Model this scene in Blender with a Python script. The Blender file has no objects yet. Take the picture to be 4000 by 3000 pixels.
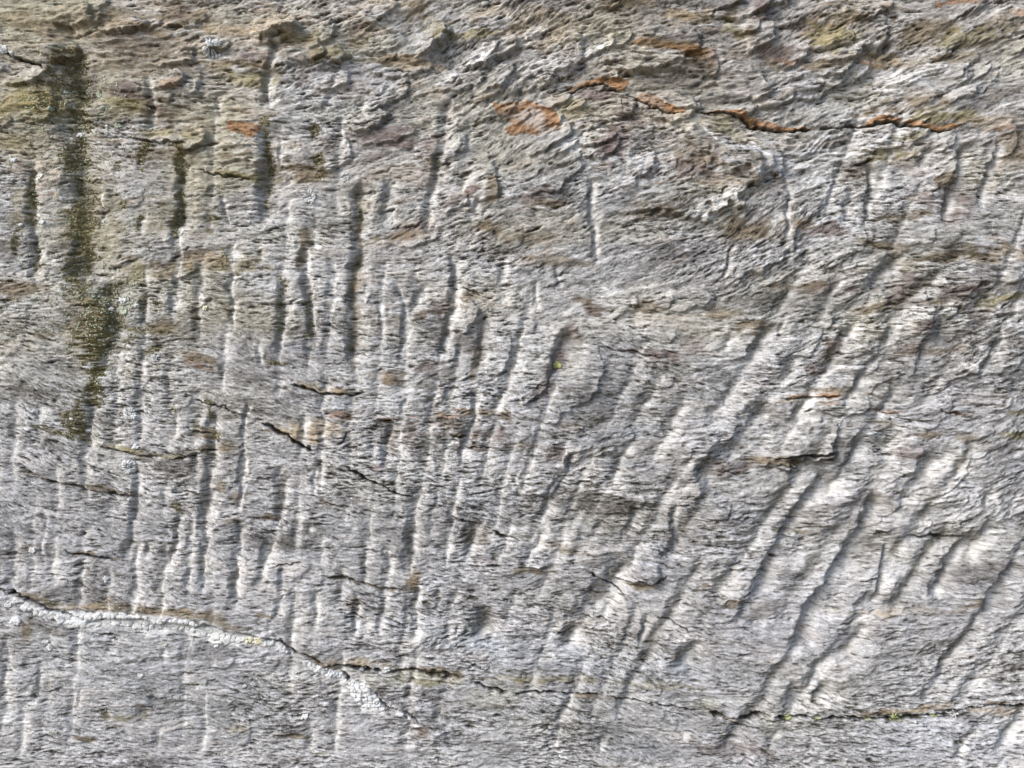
import bpy, math, random
import numpy as np
from mathutils import Vector

random.seed(7)
rng = np.random.default_rng(11)
R = math.radians
sc = bpy.context.scene
col = sc.collection

# ------------------------------------------------------------------ camera
S = 0.0004                     # metres per unit of the rock survey (1.6 m across the view)
cam_d = bpy.data.cameras.new('camera')
cam_d.lens = 26.0
cam_d.sensor_width = 36.0
cam_d.clip_start = 0.02
cam_d.clip_end = 2000
cam = bpy.data.objects.new('camera', cam_d)
cam.location = (0, -1.6 * 26 / 36, 0)
cam.rotation_euler = (R(90), 0, 0)
col.objects.link(cam)
sc.camera = cam

# ------------------------------------------------------------------ sky and sun
SUN = Vector((-0.70, -0.44, 0.56)).normalized()      # towards the sun
world = bpy.data.worlds.new('World')
sc.world = world
world.use_nodes = True
wn = world.node_tree.nodes
wl_ = world.node_tree.links
wn.clear()
sky = wn.new('ShaderNodeTexSky')
sky.sky_type = 'NISHITA'
sky.sun_disc = False
sky.sun_elevation = math.asin(SUN.z)
sky.sun_rotation = math.atan2(SUN.x, SUN.y)
sky.air_density = 1.0
sky.dust_density = 3.0
sky.ozone_density = 1.0
bg = wn.new('ShaderNodeBackground')
bg.inputs['Strength'].default_value = 0.10
wo = wn.new('ShaderNodeOutputWorld')
wl_.new(sky.outputs[0], bg.inputs[0])
wl_.new(bg.outputs[0], wo.inputs[0])
sun_d = bpy.data.lights.new('sun', 'SUN')
sun_d.energy = 1.4
sun_d.angle = R(28)
sun_d.color = (1.0, 0.985, 0.965)
sun = bpy.data.objects.new('sun', sun_d)
sun.rotation_euler = SUN.to_track_quat('Z', 'Y').to_euler()
sun.location = SUN * 5
col.objects.link(sun)
sc.view_settings.view_transform = 'Standard'
sc.view_settings.look = 'None'
sc.view_settings.exposure = 1.04
sc.view_settings.gamma = 1.0
sc.view_settings.use_curve_mapping = False
sc.render.engine = 'CYCLES'

# ------------------------------------------------------------------ materials
def new_mat(name):
    m = bpy.data.materials.new(name)
    m.use_nodes = True
    nt = m.node_tree
    return m, nt, nt.nodes['Principled BSDF']

def rock_material():
    m, nt, b = new_mat('mica_schist')
    N, L = nt.nodes, nt.links
    at = N.new('ShaderNodeAttribute'); at.attribute_name = 'mineral'
    tc = N.new('ShaderNodeTexCoord')
    mp = N.new('ShaderNodeMapping'); mp.inputs['Scale'].default_value = (1, 1, 2.2)
    L.new(tc.outputs['Object'], mp.inputs[0])
    n1 = N.new('ShaderNodeTexNoise'); n1.inputs['Scale'].default_value = 900
    n1.inputs['Detail'].default_value = 3
    L.new(mp.outputs[0], n1.inputs['Vector'])
    r1 = N.new('ShaderNodeMapRange')
    r1.inputs[1].default_value = 0.3; r1.inputs[2].default_value = 0.7
    r1.inputs[3].default_value = 0.80; r1.inputs[4].default_value = 1.18
    L.new(n1.outputs[0], r1.inputs[0])
    mx = N.new('ShaderNodeVectorMath'); mx.operation = 'SCALE'
    L.new(at.outputs['Color'], mx.inputs[0]); L.new(r1.outputs[0], mx.inputs['Scale'])
    L.new(mx.outputs[0], b.inputs['Base Color'])
    n2 = N.new('ShaderNodeTexNoise'); n2.inputs['Scale'].default_value = 420
    n2.inputs['Detail'].default_value = 6; n2.inputs['Roughness'].default_value = 0.7
    L.new(mp.outputs[0], n2.inputs['Vector'])
    bp = N.new('ShaderNodeBump'); bp.inputs['Strength'].default_value = 0.5
    bp.inputs['Distance'].default_value = 0.0009
    L.new(n2.outputs[0], bp.inputs['Height']); L.new(bp.outputs[0], b.inputs['Normal'])
    # mica plates: small glossy flakes scattered through the dull quartz
    vo = N.new('ShaderNodeTexVoronoi'); vo.inputs['Scale'].default_value = 700
    L.new(mp.outputs[0], vo.inputs['Vector'])
    sp = N.new('ShaderNodeSeparateColor'); L.new(vo.outputs['Color'], sp.inputs[0])
    r2 = N.new('ShaderNodeMapRange')
    r2.inputs[1].default_value = 0.0; r2.inputs[2].default_value = 0.2
    r2.inputs[3].default_value = 0.38; r2.inputs[4].default_value = 0.85
    L.new(sp.outputs[0], r2.inputs[0]); L.new(r2.outputs[0], b.inputs['Roughness'])
    b.inputs['Specular IOR Level'].default_value = 0.35
    return m

def crust_material(name, rgb, dark, scale=500, bump=0.0008):
    m, nt, b = new_mat(name)
    N, L = nt.nodes, nt.links
    tc = N.new('ShaderNodeTexCoord')
    n1 = N.new('ShaderNodeTexNoise'); n1.inputs['Scale'].default_value = scale
    n1.inputs['Detail'].default_value = 4
    L.new(tc.outputs['Object'], n1.inputs['Vector'])
    cr = N.new('ShaderNodeValToRGB')
    cr.color_ramp.elements[0].position = 0.3; cr.color_ramp.elements[0].color = (*dark, 1)
    cr.color_ramp.elements[1].position = 0.62; cr.color_ramp.elements[1].color = (*rgb, 1)
    L.new(n1.outputs[0], cr.inputs[0]); L.new(cr.outputs[0], b.inputs['Base Color'])
    bp = N.new('ShaderNodeBump'); bp.inputs['Strength'].default_value = 0.5
    bp.inputs['Distance'].default_value = bump
    L.new(n1.outputs[0], bp.inputs['Height']); L.new(bp.outputs[0], b.inputs['Normal'])
    b.inputs['Roughness'].default_value = 0.95
    b.inputs['Specular IOR Level'].default_value = 0.1
    return m

M_ROCK = rock_material()
M_WHITE = crust_material('white_lichen_crust', (0.74, 0.76, 0.78), (0.45, 0.47, 0.47))
M_CREAM = crust_material('cream_lichen', (0.70, 0.69, 0.54), (0.45, 0.43, 0.30))
M_YELLOW = crust_material('yellow_green_lichen', (0.50, 0.54, 0.26), (0.26, 0.30, 0.12))
M_PALE = crust_material('pale_green_lichen', (0.50, 0.56, 0.46), (0.30, 0.34, 0.26))
M_MOSS = crust_material('dark_olive_moss', (0.190, 0.168, 0.070), (0.050, 0.046, 0.018), 900)
M_SOIL = crust_material('trodden_soil', (0.16, 0.13, 0.09), (0.06, 0.055, 0.035), 6, 0.02)

# ------------------------------------------------------------------ survey grid of the rock face
NI, NJ = 1185, 890              # cells across the part of the face seen square on
MI, MJ = 78, 70                 # extra rows beyond it
def axis(n, m, size):
    step = size / n
    inner = np.arange(-36, n + 37) * step
    g = step * np.cumprod(np.full(m, 1.07))
    g = np.cumsum(g)
    return np.concatenate([inner[0] - g[::-1], inner, inner[-1] + g])
AX, AY = axis(NI, MI, 4000.0), axis(NJ, MJ, 3000.0)
W, H = len(AX), len(AY)
STEP = 4000.0 / NI
PX, PY = np.meshgrid(AX, AY)
PX = PX.astype(np.float32); PY = PY.astype(np.float32)

def fnoise(lx, ly, seed, w=W, h=H, power=2.0):
    """smooth noise of unit deviation; lx, ly in survey units"""
    r = np.random.default_rng(seed)
    n = r.standard_normal((h, w)).astype(np.float32)
    fx = np.fft.rfftfreq(w)[None, :]; fy = np.fft.fftfreq(h)[:, None]
    k = np.sqrt((fx * lx / STEP) ** 2 + (fy * ly / STEP) ** 2)
    f = np.fft.rfft2(n) * np.exp(-(k * 2.2) ** power)
    o = np.fft.irfft2(f, s=(h, w)).astype(np.float32)
    return o / o.std()

def fractal(l0, seed, octaves=5, gain=0.55, ay=1.0):
    o = 0; a = 1.0; t = 0
    for i in range(octaves):
        o = o + a * fnoise(l0 / 2 ** i, l0 * ay / 2 ** i, seed + i); t += a * a; a *= gain
    return o / math.sqrt(t)

def sst(a, b, x):
    t = np.clip((x - a) / (b - a), 0, 1)
    return t * t * (3 - 2 * t)

WX = PX + 4 * fnoise(40, 40, 1) + 2.5 * fnoise(12, 12, 2)
WY = PY + 4 * fnoise(60, 40, 3) + 2.5 * fnoise(14, 10, 4)

# ------------------------------------------------------------------ foliation direction
ANG = """300,120,-8 900,250,-4 1300,300,-10 1900,230,-32 2250,200,-22 2600,330,4 2700,120,-18 3100,250,-20
2650,640,-24 3100,640,-12 2850,860,-32 3400,420,-15 3750,200,-22 3800,820,8 3900,1300,-20 3500,1350,-18 3150,1200,-12
2500,1050,-4 2550,1420,12 2850,1480,10 2300,1650,-8 2150,1050,-18 1700,1150,-2 1300,1150,8 1250,1500,6 600,1450,-6
150,1500,10 250,1850,16 700,1750,6 300,2250,6 1000,2300,2 2000,2400,4 2500,2200,8 3500,2300,-6 3600,2750,-1 2600,2650,6
1200,2850,-2 3900,2600,-14 3000,2900,9 3300,1850,-12 3900,1900,-26 1500,700,-8 600,750,-6 1850,1500,-4 3700,2100,-12
2800,1950,-2 2000,700,-25 1900,900,-20 2300,800,-20 3300,1500,4 3600,1600,2 3000,1650,-14 2700,1700,-6 2100,1700,4
100,700,-4 1300,1950,4 1700,2100,2 600,2750,2 2000,2850,4 3500,900,-14 3900,500,-16 500,500,4"""
num = np.zeros_like(PX); den = np.full_like(PX, 1e-9)
for t in ANG.split():
    x, y, a = map(float, t.split(','))
    w = np.exp(-(((PX - x) / 300) ** 2 + ((PY - y) / 220) ** 2))
    num += w * a; den += w
theta = num / (den + 0.02)
theta = theta + 5 * fnoise(160, 110, 21) + 6 * fnoise(50, 34, 22)

# ------------------------------------------------------------------ tool marks, cracks, steps, blocks
def conv(q, s, qy=None):
    f = {'1': (0.904, 0, 0), '2': (0.904, 2000, 0), '3': (1.576, 0, 1500), '4': (1.576, 2000, 1500), 'f': (1, 0, 0), 'r': (1, 0, 0)}[q]
    return [(float(p.split(',')[0]) * f[0] + f[1], float(p.split(',')[1]) * f[0] + f[2]) for p in s.split()]

# quadrant | points | left wall width, right wall width, depth, bruise
GROOVES = """
1|285,60 300,150 325,330 345,420 340,520 350,650 350,800 385,950 395,1100 350,1250|70,95,30,0
1|470,1220 500,1330 505,1430 470,1520 430,1659|45,50,20,0
1|240,300 262,500 258,640|30,60,10,0
1|130,640 140,800 140,950 155,1100 165,1250|24,26,16,.2
1|60,1010 65,1130|10,15,9,0
1|500,690 505,740 500,800|12,20,10,.1
1|615,640 605,740|16,22,14,0
1|655,320 660,420 652,580|20,26,14,.35
1|775,640 795,700 785,830 770,950 750,1050|24,36,22,.1
1|890,900 900,960 885,1050|16,16,10,0
1|960,820 975,930 990,1010|12,12,8,.5
1|1195,140 1180,260 1160,340 1165,420 1165,500|24,26,20,.55
1|1135,540 1160,640 1155,760 1145,860 1150,990|36,46,34,.2
1|1225,570 1215,640 1208,740|8,14,8,.5
1|940,380 945,520|10,20,10,.25
1|740,0 730,40|20,14,10,.6
1|1210,0 1215,70|14,14,8,.7
1|1460,330 1430,400 1405,500|14,20,10,.4
1|1355,560 1370,620|14,16,12,0
1|1380,680 1368,780|20,26,16,0
1|1560,770 1550,900 1560,1000 1545,1150 1530,1300 1530,1450 1515,1590|30,36,30,.1
1|1700,750 1680,860 1650,1000|26,34,20,.6
1|1935,430 1925,560 1915,640 1890,760 1862,870 1850,1050|24,28,22,.3
1|1965,415 1965,500|8,14,9,.8
1|2100,830 2050,930 2030,1000|20,26,14,.3
1|640,1240 610,1380 585,1450|20,30,14,.3
1|690,1260 690,1340|12,12,8,.7
1|740,1250 755,1400|8,12,8,.9
1|610,900 615,1050|14,20,9,.3
1|540,1490 520,1600|12,26,10,.4
1|1000,1170 1010,1300 1005,1450|14,16,14,.9
1|1235,1190 1225,1330 1210,1440 1198,1565|24,24,20,.8
1|1318,1040 1330,1200 1345,1330 1365,1510|28,18,22,.95
1|1120,1470 1125,1610|12,14,10,.8
1|1640,1270 1645,1400 1662,1490|8,12,9,1
1|1700,1190 1745,1300 1757,1430 1738,1600|16,22,16,1
1|1860,1210 1800,1300 1772,1390|26,26,18,.85
1|1960,1080 1965,1200 1960,1350 1920,1480 1890,1600|20,26,20,.65
1|2100,1340 2085,1480 2065,1620|24,32,22,.25
1|2190,1240 2150,1340|16,20,10,.5
1|1120,1060 1130,1170|16,20,14,0
1|970,1090 965,1170|16,20,12,0
1|418,780 425,900 432,1010|8,10,5,.7
1|560,560 570,640|10,14,8,0
1|2190,700 2120,800|22,26,14,.2
2|345,750 350,860 360,980 365,1140|16,20,18,.9
2|200,760 172,830|9,12,9,.1
2|203,1125 215,1270|10,13,12,.9
2|105,1190 105,1380|14,14,12,.6
2|45,1210 30,1300|14,20,10,.3
2|968,1050 930,1150 878,1235|9,14,16,.1
2|258,1405 215,1480 188,1570 150,1659|18,70,30,.1
2|1190,735 1205,850 1192,1000 1185,1090|16,18,14,.8
2|1283,1075 1278,1180|10,14,9,.7
2|1400,770 1375,900 1370,940|14,16,12,.5
2|1470,775 1460,880 1430,1010|20,24,18,.3
2|1570,680 1560,800 1545,970|22,24,20,.5
2|1660,600 1590,690|14,20,12,.2
2|1860,600 1760,720 1735,745|22,60,22,.35
2|1960,610 1935,750 1900,850 1845,1000|28,34,26,.35
2|2112,590 2080,700 2040,820 2000,915|18,24,22,.6
2|1172,1360 1152,1490|16,20,12,.7
2|960,1430 905,1550|20,26,12,.6
2|1400,1530 1345,1659|22,30,18,.2
2|2060,1260 2030,1380|18,24,14,.2
2|1700,1090 1500,1290 1370,1420|40,60,24,.25
2|1960,1060 1780,1250 1560,1420|40,60,22,.15
2|2150,1180 1960,1370 1800,1470|40,50,18,.1
2|530,190 525,240|8,12,8,1
2|820,320 795,390|10,16,9,.4
2|1190,310 1170,370|12,16,10,.4
2|980,20 940,130|30,40,20,.5
3|245,0 230,60 215,120 222,190|40,36,20,.1
3|435,60 430,140|14,14,12,.6
3|535,60 530,130 526,200 515,300 505,420 500,530|28,26,22,.35
3|612,30 608,130 600,250 592,330|11,12,15,1
3|598,330 585,450 583,570|24,26,20,.45
3|450,300 435,400 405,480|18,22,14,.3
3|490,440 445,525|16,18,10,.8
3|500,430 498,530|8,12,8,.7
3|700,190 690,290|22,22,18,.6
3|720,210 700,300 680,380 660,450 640,530|26,28,18,.3
3|782,200 778,300|9,11,9,.8
3|742,270 738,305|8,12,7,.7
3|775,335 772,390|10,14,9,.7
3|712,440 700,520 682,590|16,20,12,.5
3|640,540 625,570|12,14,9,.4
3|750,540 735,590|12,16,9,.4
3|880,335 860,390|14,18,9,.6
3|980,85 962,160 950,225|20,30,24,.2
3|1010,20 993,95|12,16,12,.7
3|1082,0 1065,85|12,16,14,.7
3|1115,0 1108,50|10,12,9,.7
3|1190,0 1172,100 1133,215|16,20,14,.7
3|1262,0 1215,95|20,24,18,.7
3|1042,240 1030,330 1020,420 1018,490|34,22,30,.75
3|1038,490 1032,600 1025,655|26,24,22,.8
3|1108,410 1100,465|10,12,8,.8
3|885,515 880,640|16,18,14,.5
3|1190,330 1168,400 1155,460|34,34,22,.3
3|335,180 342,280 322,380 300,460|18,28,14,.3
3|118,300 108,370 105,450|12,16,8,.4
3|232,365 232,415|8,12,7,.5
3|410,640 408,710|10,12,9,.6
3|530,660 520,720|18,24,10,.2
3|685,670 665,705|22,26,12,.2
3|268,790 262,840|18,24,14,.1
3|352,790 338,855|22,28,16,.2
3|105,660 95,760 70,800|14,22,9,.3
3|600,820 560,870|22,28,9,.1
3|370,380 358,450|14,18,10,.4
3|670,350 650,450|14,18,10,.4
3|425,340 412,395|10,14,10,.8
3|1225,560 1195,600 1160,655|46,60,34,.15
3|1140,580 1136,650|12,14,10,.8
3|210,740 190,830|12,18,8,.3
4|160,165 130,220 95,270 65,350|14,34,26,.1
4|195,140 175,200 150,240|20,26,10,.5
4|310,135 270,190 240,265|16,18,15,.85
4|358,25 320,78|14,18,12,.7
4|185,305 140,370|28,30,18,.6
4|232,330 198,395|14,20,14,.2
4|315,285 285,370 262,410|20,30,18,.3
4|405,290 402,400 400,450|18,22,20,.6
4|445,235 412,285|20,26,16,.5
4|640,40 570,140 490,220 450,255|30,80,36,.3
4|790,215 730,290 670,390 625,480 590,540 550,600|14,62,36,.05
4|905,270 870,370 830,430 790,490 740,560 695,650|14,62,36,.05
4|942,385 925,450 905,530 880,575|12,28,22,.35
4|880,590 840,660 795,695|20,44,18,.2
4|1155,365 1100,440 1058,510 1050,560|16,42,24,.2
4|1269,435 1220,490 1165,570|14,44,24,.1
4|722,740 690,790 678,822|20,54,26,.05
4|800,740 768,775 760,812|14,44,16,.1
4|345,560 325,620 318,660|12,28,18,.3
4|470,630 430,680 400,725|18,54,26,.15
4|300,430 250,500 200,570 160,620 135,670|44,40,26,.45
4|575,395 550,450|22,24,12,.5
4|1165,850 1120,900 1095,945|24,16,14,.85
4|20,540 22,580|10,14,9,.9
4|52,535 58,585|12,16,9,.9
4|85,345 70,400 20,450|16,30,14,.4
4|1195,250 1170,330|24,28,14,.5
4|1090,150 1000,250 960,320|34,44,20,.2
4|980,100 900,190|34,44,18,.1
4|700,100 640,190|22,30,12,.1
4|1050,620 1040,660|14,22,9,.4
4|1240,600 1180,650|24,30,12,.3
"""
# quadrant | points | half width, depth, step (lower side set back), dirt
CRACKS = """
f|-80,2290 0,2312 60,2330 130,2350 220,2385 300,2412 330,2422|9,34,8,1
f|330,2422 480,2418 560,2425 700,2440 850,2455 950,2470 1010,2490|5,20,16,.5
f|1010,2490 1100,2512 1160,2550 1220,2572 1290,2596 1340,2606 1420,2612 1500,2622|8,34,14,1
f|1500,2622 1600,2618 1700,2628 1820,2640|5,20,6,.7
f|1830,2650 1860,2664 1930,2690 1990,2704|6,30,-4,1
f|1990,2704 2110,2703 2200,2710 2360,2716|4.5,24,0,1
f|2360,2716 2430,2730 2480,2738 2600,2752 2760,2783|3.5,18,0,.9
f|2760,2783 2850,2800 2930,2806 3010,2806|9,38,4,1
f|2780,2790 2860,2815 2920,2840 3010,2862|6,26,4,.8
f|3010,2806 3100,2803 3210,2802 3330,2802 3500,2803 3600,2800 3700,2792 3780,2784|8,36,3,1
f|3780,2784 3850,2765 3920,2752 4000,2752 4080,2750|7,32,2,1
f|1330,2618 1345,2645 1375,2662 1430,2690|7,28,8,.9
f|1430,2690 1480,2745 1545,2775 1600,2795 1650,2820 1700,2850 1722,2860|6,28,10,1
f|1025,1652 1060,1668 1100,1692 1140,1718 1180,1738 1243,1762|6.5,28,8,1
f|1300,1736 1350,1708 1400,1672|2.5,12,2,.5
f|740,1558 850,1590 910,1612 975,1632|3,14,3,.8
f|1340,1824 1370,1835 1420,1866 1500,1902 1560,1930 1620,1955|6,26,3,1
f|1250,1952 1300,1970 1380,1985|4,16,8,.6
f|1265,2252 1350,2265 1450,2287 1600,2302|5,14,11,.4
f|245,2142 300,2160 345,2172 400,2182 455,2190|8,28,9,.9
f|350,2460 420,2475 480,2485|4,16,5,.8
f|60,1808 150,1860 250,1888 400,1918 530,1938|5,18,10,.6
f|360,1728 450,1762 540,1782 640,1790|5,16,10,.5
f|640,1790 760,1780 860,1755|4,14,10,.4
f|720,1665 780,1690 840,1700|4,16,6,.7
f|-20,172 0,180 60,218 125,245 190,280|5,22,8,1
f|475,528 550,548 640,556 740,560|5,18,10,.7
f|730,655 800,668 870,690 1000,700|4,14,8,.6
f|560,400 620,420|4,10,8,.4
f|2205,368 2240,350 2290,328 2350,321 2400,340 2448,349|4,20,6,.8
f|2420,288 2450,286 2478,300|5,24,8,.8
f|1280,480 1400,488 1500,482|3,12,9,.2
f|1500,275 1560,272 1640,284|3,14,5,.8
f|2440,352 2490,374 2560,412 2620,438 2680,442|4,20,5,.6
f|2720,428 2820,438 2900,462 2940,486 3010,503 3100,509 3185,506|4.5,24,6,.9
f|3190,506 3260,504 3340,498 3420,489 3500,495 3590,503 3650,516 3730,518|4,22,5,.9
f|2215,2184 2245,2198 2258,2210|5,20,0,1
f|2284,2222 2345,2262 2400,2298 2466,2334|3.5,20,2,1
f|2550,2392 2610,2416 2655,2446 2720,2470|2.5,14,2,.8
f|1790,2016 1850,2040 1865,2052|5,20,4,.8
f|1910,2068 1960,2088 2010,2106|6,24,7,1
f|2400,2276 2480,2272 2560,2284 2590,2262 2612,2228|5,26,16,.5
f|2000,2222 2080,2218 2160,2222|5,18,13,.4
f|2245,2308 2300,2310 2345,2318|5,18,5,.5
f|2995,1788 3080,1785 3170,1780 3240,1762 3270,1748|6,26,20,.6
f|3010,1815 3070,1814 3130,1826|4,18,4,.9
f|2800,1848 2880,1846 2950,1840|3,14,5,.6
f|3510,2112 3560,2094 3640,2090 3700,2098 3790,2092|5,20,10,.7
f|3420,2088 3500,2084|5,16,6,.6
f|1130,1488 1180,1510 1260,1536 1350,1540 1440,1534|4.5,18,9,.8
f|1465,1628 1500,1644 1560,1656|4.5,20,6,.9
f|1740,1700 1800,1706 1850,1712|4,16,6,1
f|2520,1700 2548,1699|5,24,0,1
f|3060,1556 3150,1550 3290,1552|4,16,6,.7
f|3415,1605 3480,1612 3550,1614|4,14,6,.5
f|3640,1600 3700,1608 3780,1620|4,16,5,.7
f|3400,965 3460,968 3520,964|3,16,4,.9
f|1860,920 1900,935 1940,950|3,14,4,.8
f|2735,752 2800,742 2850,720|3,14,6,.7
f|3320,640 3390,632 3430,620|6,22,14,.8
f|1500,890 1580,880 1660,885|3,14,8,.4
f|2440,375 2436,440|3,16,0,.8
f|1365,2000 1362,2050|2,8,0,.3
f|2420,1192 2460,1198 2530,1212|4,14,5,.6
f|2330,1350 2450,1376 2600,1402|3,14,7,.7
f|3650,2500 3670,2560|3,10,0,.3
f|150,2698 200,2702 260,2692|3,12,4,.6
f|310,2570 370,2582|3,14,3,.9
f|700,2664 760,2672 805,2664|4,14,6,.5
f|1060,2868 1170,2876|5,14,8,.6
f|900,2145 1010,2160|4,12,6,.5
f|1900,2335 1950,2348 2010,2358|4,10,6,.4
f|2160,2810 2130,2850 2100,2870|3,14,0,.6
f|2380,2880 2410,2892|5,20,3,1
f|2140,2940 2200,2970 2270,2990|4,16,6,.6
f|1620,2570 1560,2560|2,8,3,.3
f|1770,2565 1830,2590 1900,2625|4,16,4,.7
f|2450,2690 2520,2700 2560,2698|2.5,12,3,.7
f|3960,1370 4000,1365|3,12,5,.7
"""
# domed blocks / scallops: cx, cy, rx, ry, tilt, height   (negative height = scooped out)
BLOCKS = """2480,2240,105,52,5,22 3120,1735,170,80,-10,30 2850,560,230,110,26,30 2700,680,280,170,-8,34 2250,1480,90,160,25,18
1150,2250,150,60,4,6 2330,420,160,75,-8,20 2500,210,260,70,-14,22 2950,120,70,80,-20,26 3080,210,90,60,0,22 2600,400,120,70,10,22
2900,330,110,70,-5,24 3150,330,130,60,-10,20 3350,120,130,90,10,22 3300,280,150,60,-15,18 1750,300,190,60,-6,14 1280,590,110,80,0,16
1700,560,130,70,4,16 1480,520,140,40,-6,14 930,540,100,36,-2,14 920,600,110,34,-2,14 640,300,160,90,0,12 330,330,50,70,10,-16
1880,690,70,90,-8,18 1760,790,80,40,-20,16 1600,920,120,44,-4,12 1560,250,120,50,4,16 1070,230,110,40,-4,12 1250,210,110,50,0,14
3620,640,110,120,-50,26 3550,1230,160,70,-45,24 3700,1150,130,70,-45,22 3480,1400,180,80,-45,24 3750,1400,140,70,-45,22 3900,1050,130,70,-40,20
3300,1460,160,70,-35,18 3600,1600,140,70,-30,18 3850,1700,140,70,-30,20 3700,1850,150,70,-30,22 3500,1800,110,60,-35,18 3420,1990,120,50,-30,16
3820,2000,120,60,-20,20 3650,2180,110,60,-20,16 2960,960,170,90,-34,18 2460,640,100,90,-20,18 2340,560,90,60,-20,20 2200,620,70,30,-15,12
1800,1230,70,60,-30,20 1950,1400,50,90,20,14 2080,1470,70,110,25,20 2120,1840,80,130,28,20 1800,1650,50,70,12,14 700,1060,90,30,-16,12
760,1180,70,40,-30,8 250,2000,150,50,8,4 780,2560,140,60,0,6 570,2540,120,50,0,5 1000,2590,80,60,0,4 900,2850,90,60,0,5 3250,950,130,110,-20,18
3300,720,110,60,-8,14 2880,1330,130,60,-20,14 2650,1170,150,50,-10,10 2550,1300,110,40,5,10 3050,1350,170,70,-20,14 2400,1200,80,50,-20,12
3350,1650,120,60,-10,14 3950,900,90,60,5,18 3100,830,110,60,-25,12 2100,250,180,70,-30,20 1900,420,170,60,-25,14 3880,560,110,60,-25,16 
3450,540,160,50,-5,12 3250,160,90,40,-10,14 2700,240,110,50,10,18 3600,330,200,70,-15,12 3800,120,180,60,-10,8 600,150,220,80,0,8 150,180,150,70,6,8"""

mark = np.zeros_like(PX)          # height in survey units
lit_bruise = np.zeros_like(PX)  # crushed-rock white plus painted light on the grooves' lit right walls
shade_grime = np.zeros_like(PX)  # brownish dirt plus painted shade on the grooves' unlit left walls
dirt = np.zeros_like(PX)
shelter = np.zeros_like(PX)       # groove floors, where algae and dirt settle

def window(pts, pad):
    xs = [p[0] for p in pts]; ys = [p[1] for p in pts]
    i0 = np.searchsorted(AX, min(xs) - pad); i1 = np.searchsorted(AX, max(xs) + pad)
    j0 = np.searchsorted(AY, min(ys) - pad); j1 = np.searchsorted(AY, max(ys) + pad)
    return slice(max(j0, 0), max(j1, 1)), slice(max(i0, 0), max(i1, 1))

def chain(pts, X, Y):
    """signed distance (right / below positive for left-to-right, see caller), run along the chain 0..1 and length"""
    best = np.full(X.shape, 1e9, np.float32); sg = np.zeros_like(best); tt = np.zeros_like(best)
    L = [math.dist(a, b) for a, b in zip(pts, pts[1:])]; tot = sum(L); acc = 0
    for (a, b), l in zip(zip(pts, pts[1:]), L):
        dx, dy = (b[0] - a[0]) / l, (b[1] - a[1]) / l
        t = np.clip((X - a[0]) * dx + (Y - a[1]) * dy, 0, l)
        ex, ey = X - a[0] - t * dx, Y - a[1] - t * dy
        d = np.hypot(ex, ey)
        s = np.sign(ex * dy - ey * dx)
        m = d < best
        best[m] = d[m]; sg[m] = s[m]; tt[m] = ((acc + t) / tot)[m]
        acc += l
    return best, sg, tt, tot

along = fnoise(70, 70, 31)
rough = fnoise(25, 25, 32)
# rows of shallower strokes filling in between, leaning over more and more to the right
rr = random.Random(21)
def lean(x, y): return 3 + 31 * float(np.clip((x - 1450) / 1350, 0, 1)) * float(np.clip((y + 300) / 1900, .3, 1))
def low_line(x): return float(np.interp(x, (0, 300, 1000, 1500, 4000), (2330, 2400, 2480, 2600, 2760)))
columns = []
x0c = -900.0
while x0c < 6200:
    x, y = x0c, 1500.0
    up, dn = [], []
    cx_, cy_ = x, y
    while cy_ > 380: up.append((cx_, cy_)); cx_ += math.tan(R(lean(cx_, cy_))) * 30; cy_ -= 30
    cx_, cy_ = x, y
    while cy_ < 2990: dn.append((cx_, cy_)); cx_ -= math.tan(R(lean(cx_, cy_))) * 30; cy_ += 30
    path = up[::-1] + dn[1:]
    k = 0
    while k < len(path) - 4:
        n = rr.randint(6, 18) + (rr.randint(3, 10) if path[k][0] > 2200 else 0); seg = path[k:k + n]; k += n + rr.randint(0, 3)
        if len(seg) < 4: continue
        mx, my = seg[len(seg) // 2]
        if not (-200 < mx < 4200): continue
        p_ = .92
        if my < 900: p_ = .55
        if my < 620 and mx < 3100: p_ = .12
        if my > low_line(mx) - 20: p_ = .35 if mx < 1400 else .12
        if 1850 < mx < 3000 and my < 1350: p_ *= .35
        if mx < 430 and my < 1650: p_ = .1
        if rr.random() > p_: continue
        off = rr.uniform(-9, 9); right = np.clip((mx - 2000) / 900, 0, 1) * np.clip((my - 900) / 700, 0, 1)
        pts = [(a + off + rr.uniform(-4, 4), b) for a, b in (seg[::3] if (len(seg) - 1) % 3 == 0 else seg[::3] + [seg[-1]])]
        br = rr.choice((.1, .25, .45, .65, .85)) * (.9 if my > 900 else .6)
        columns.append('r|' + ' '.join('%.0f,%.0f' % p for p in pts) + '|%.0f,%.0f,%.1f,%.2f' % (
            rr.uniform(14, 24) * (1 + .5 * right), rr.uniform(20, 30) * (1 + 1.0 * right), rr.uniform(5, 10) * (1 + 1.1 * right), br))
    x0c += rr.uniform(78, 116) * (1 + .55 * min(max((x0c - 1900) / 900, 0), 1))
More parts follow.
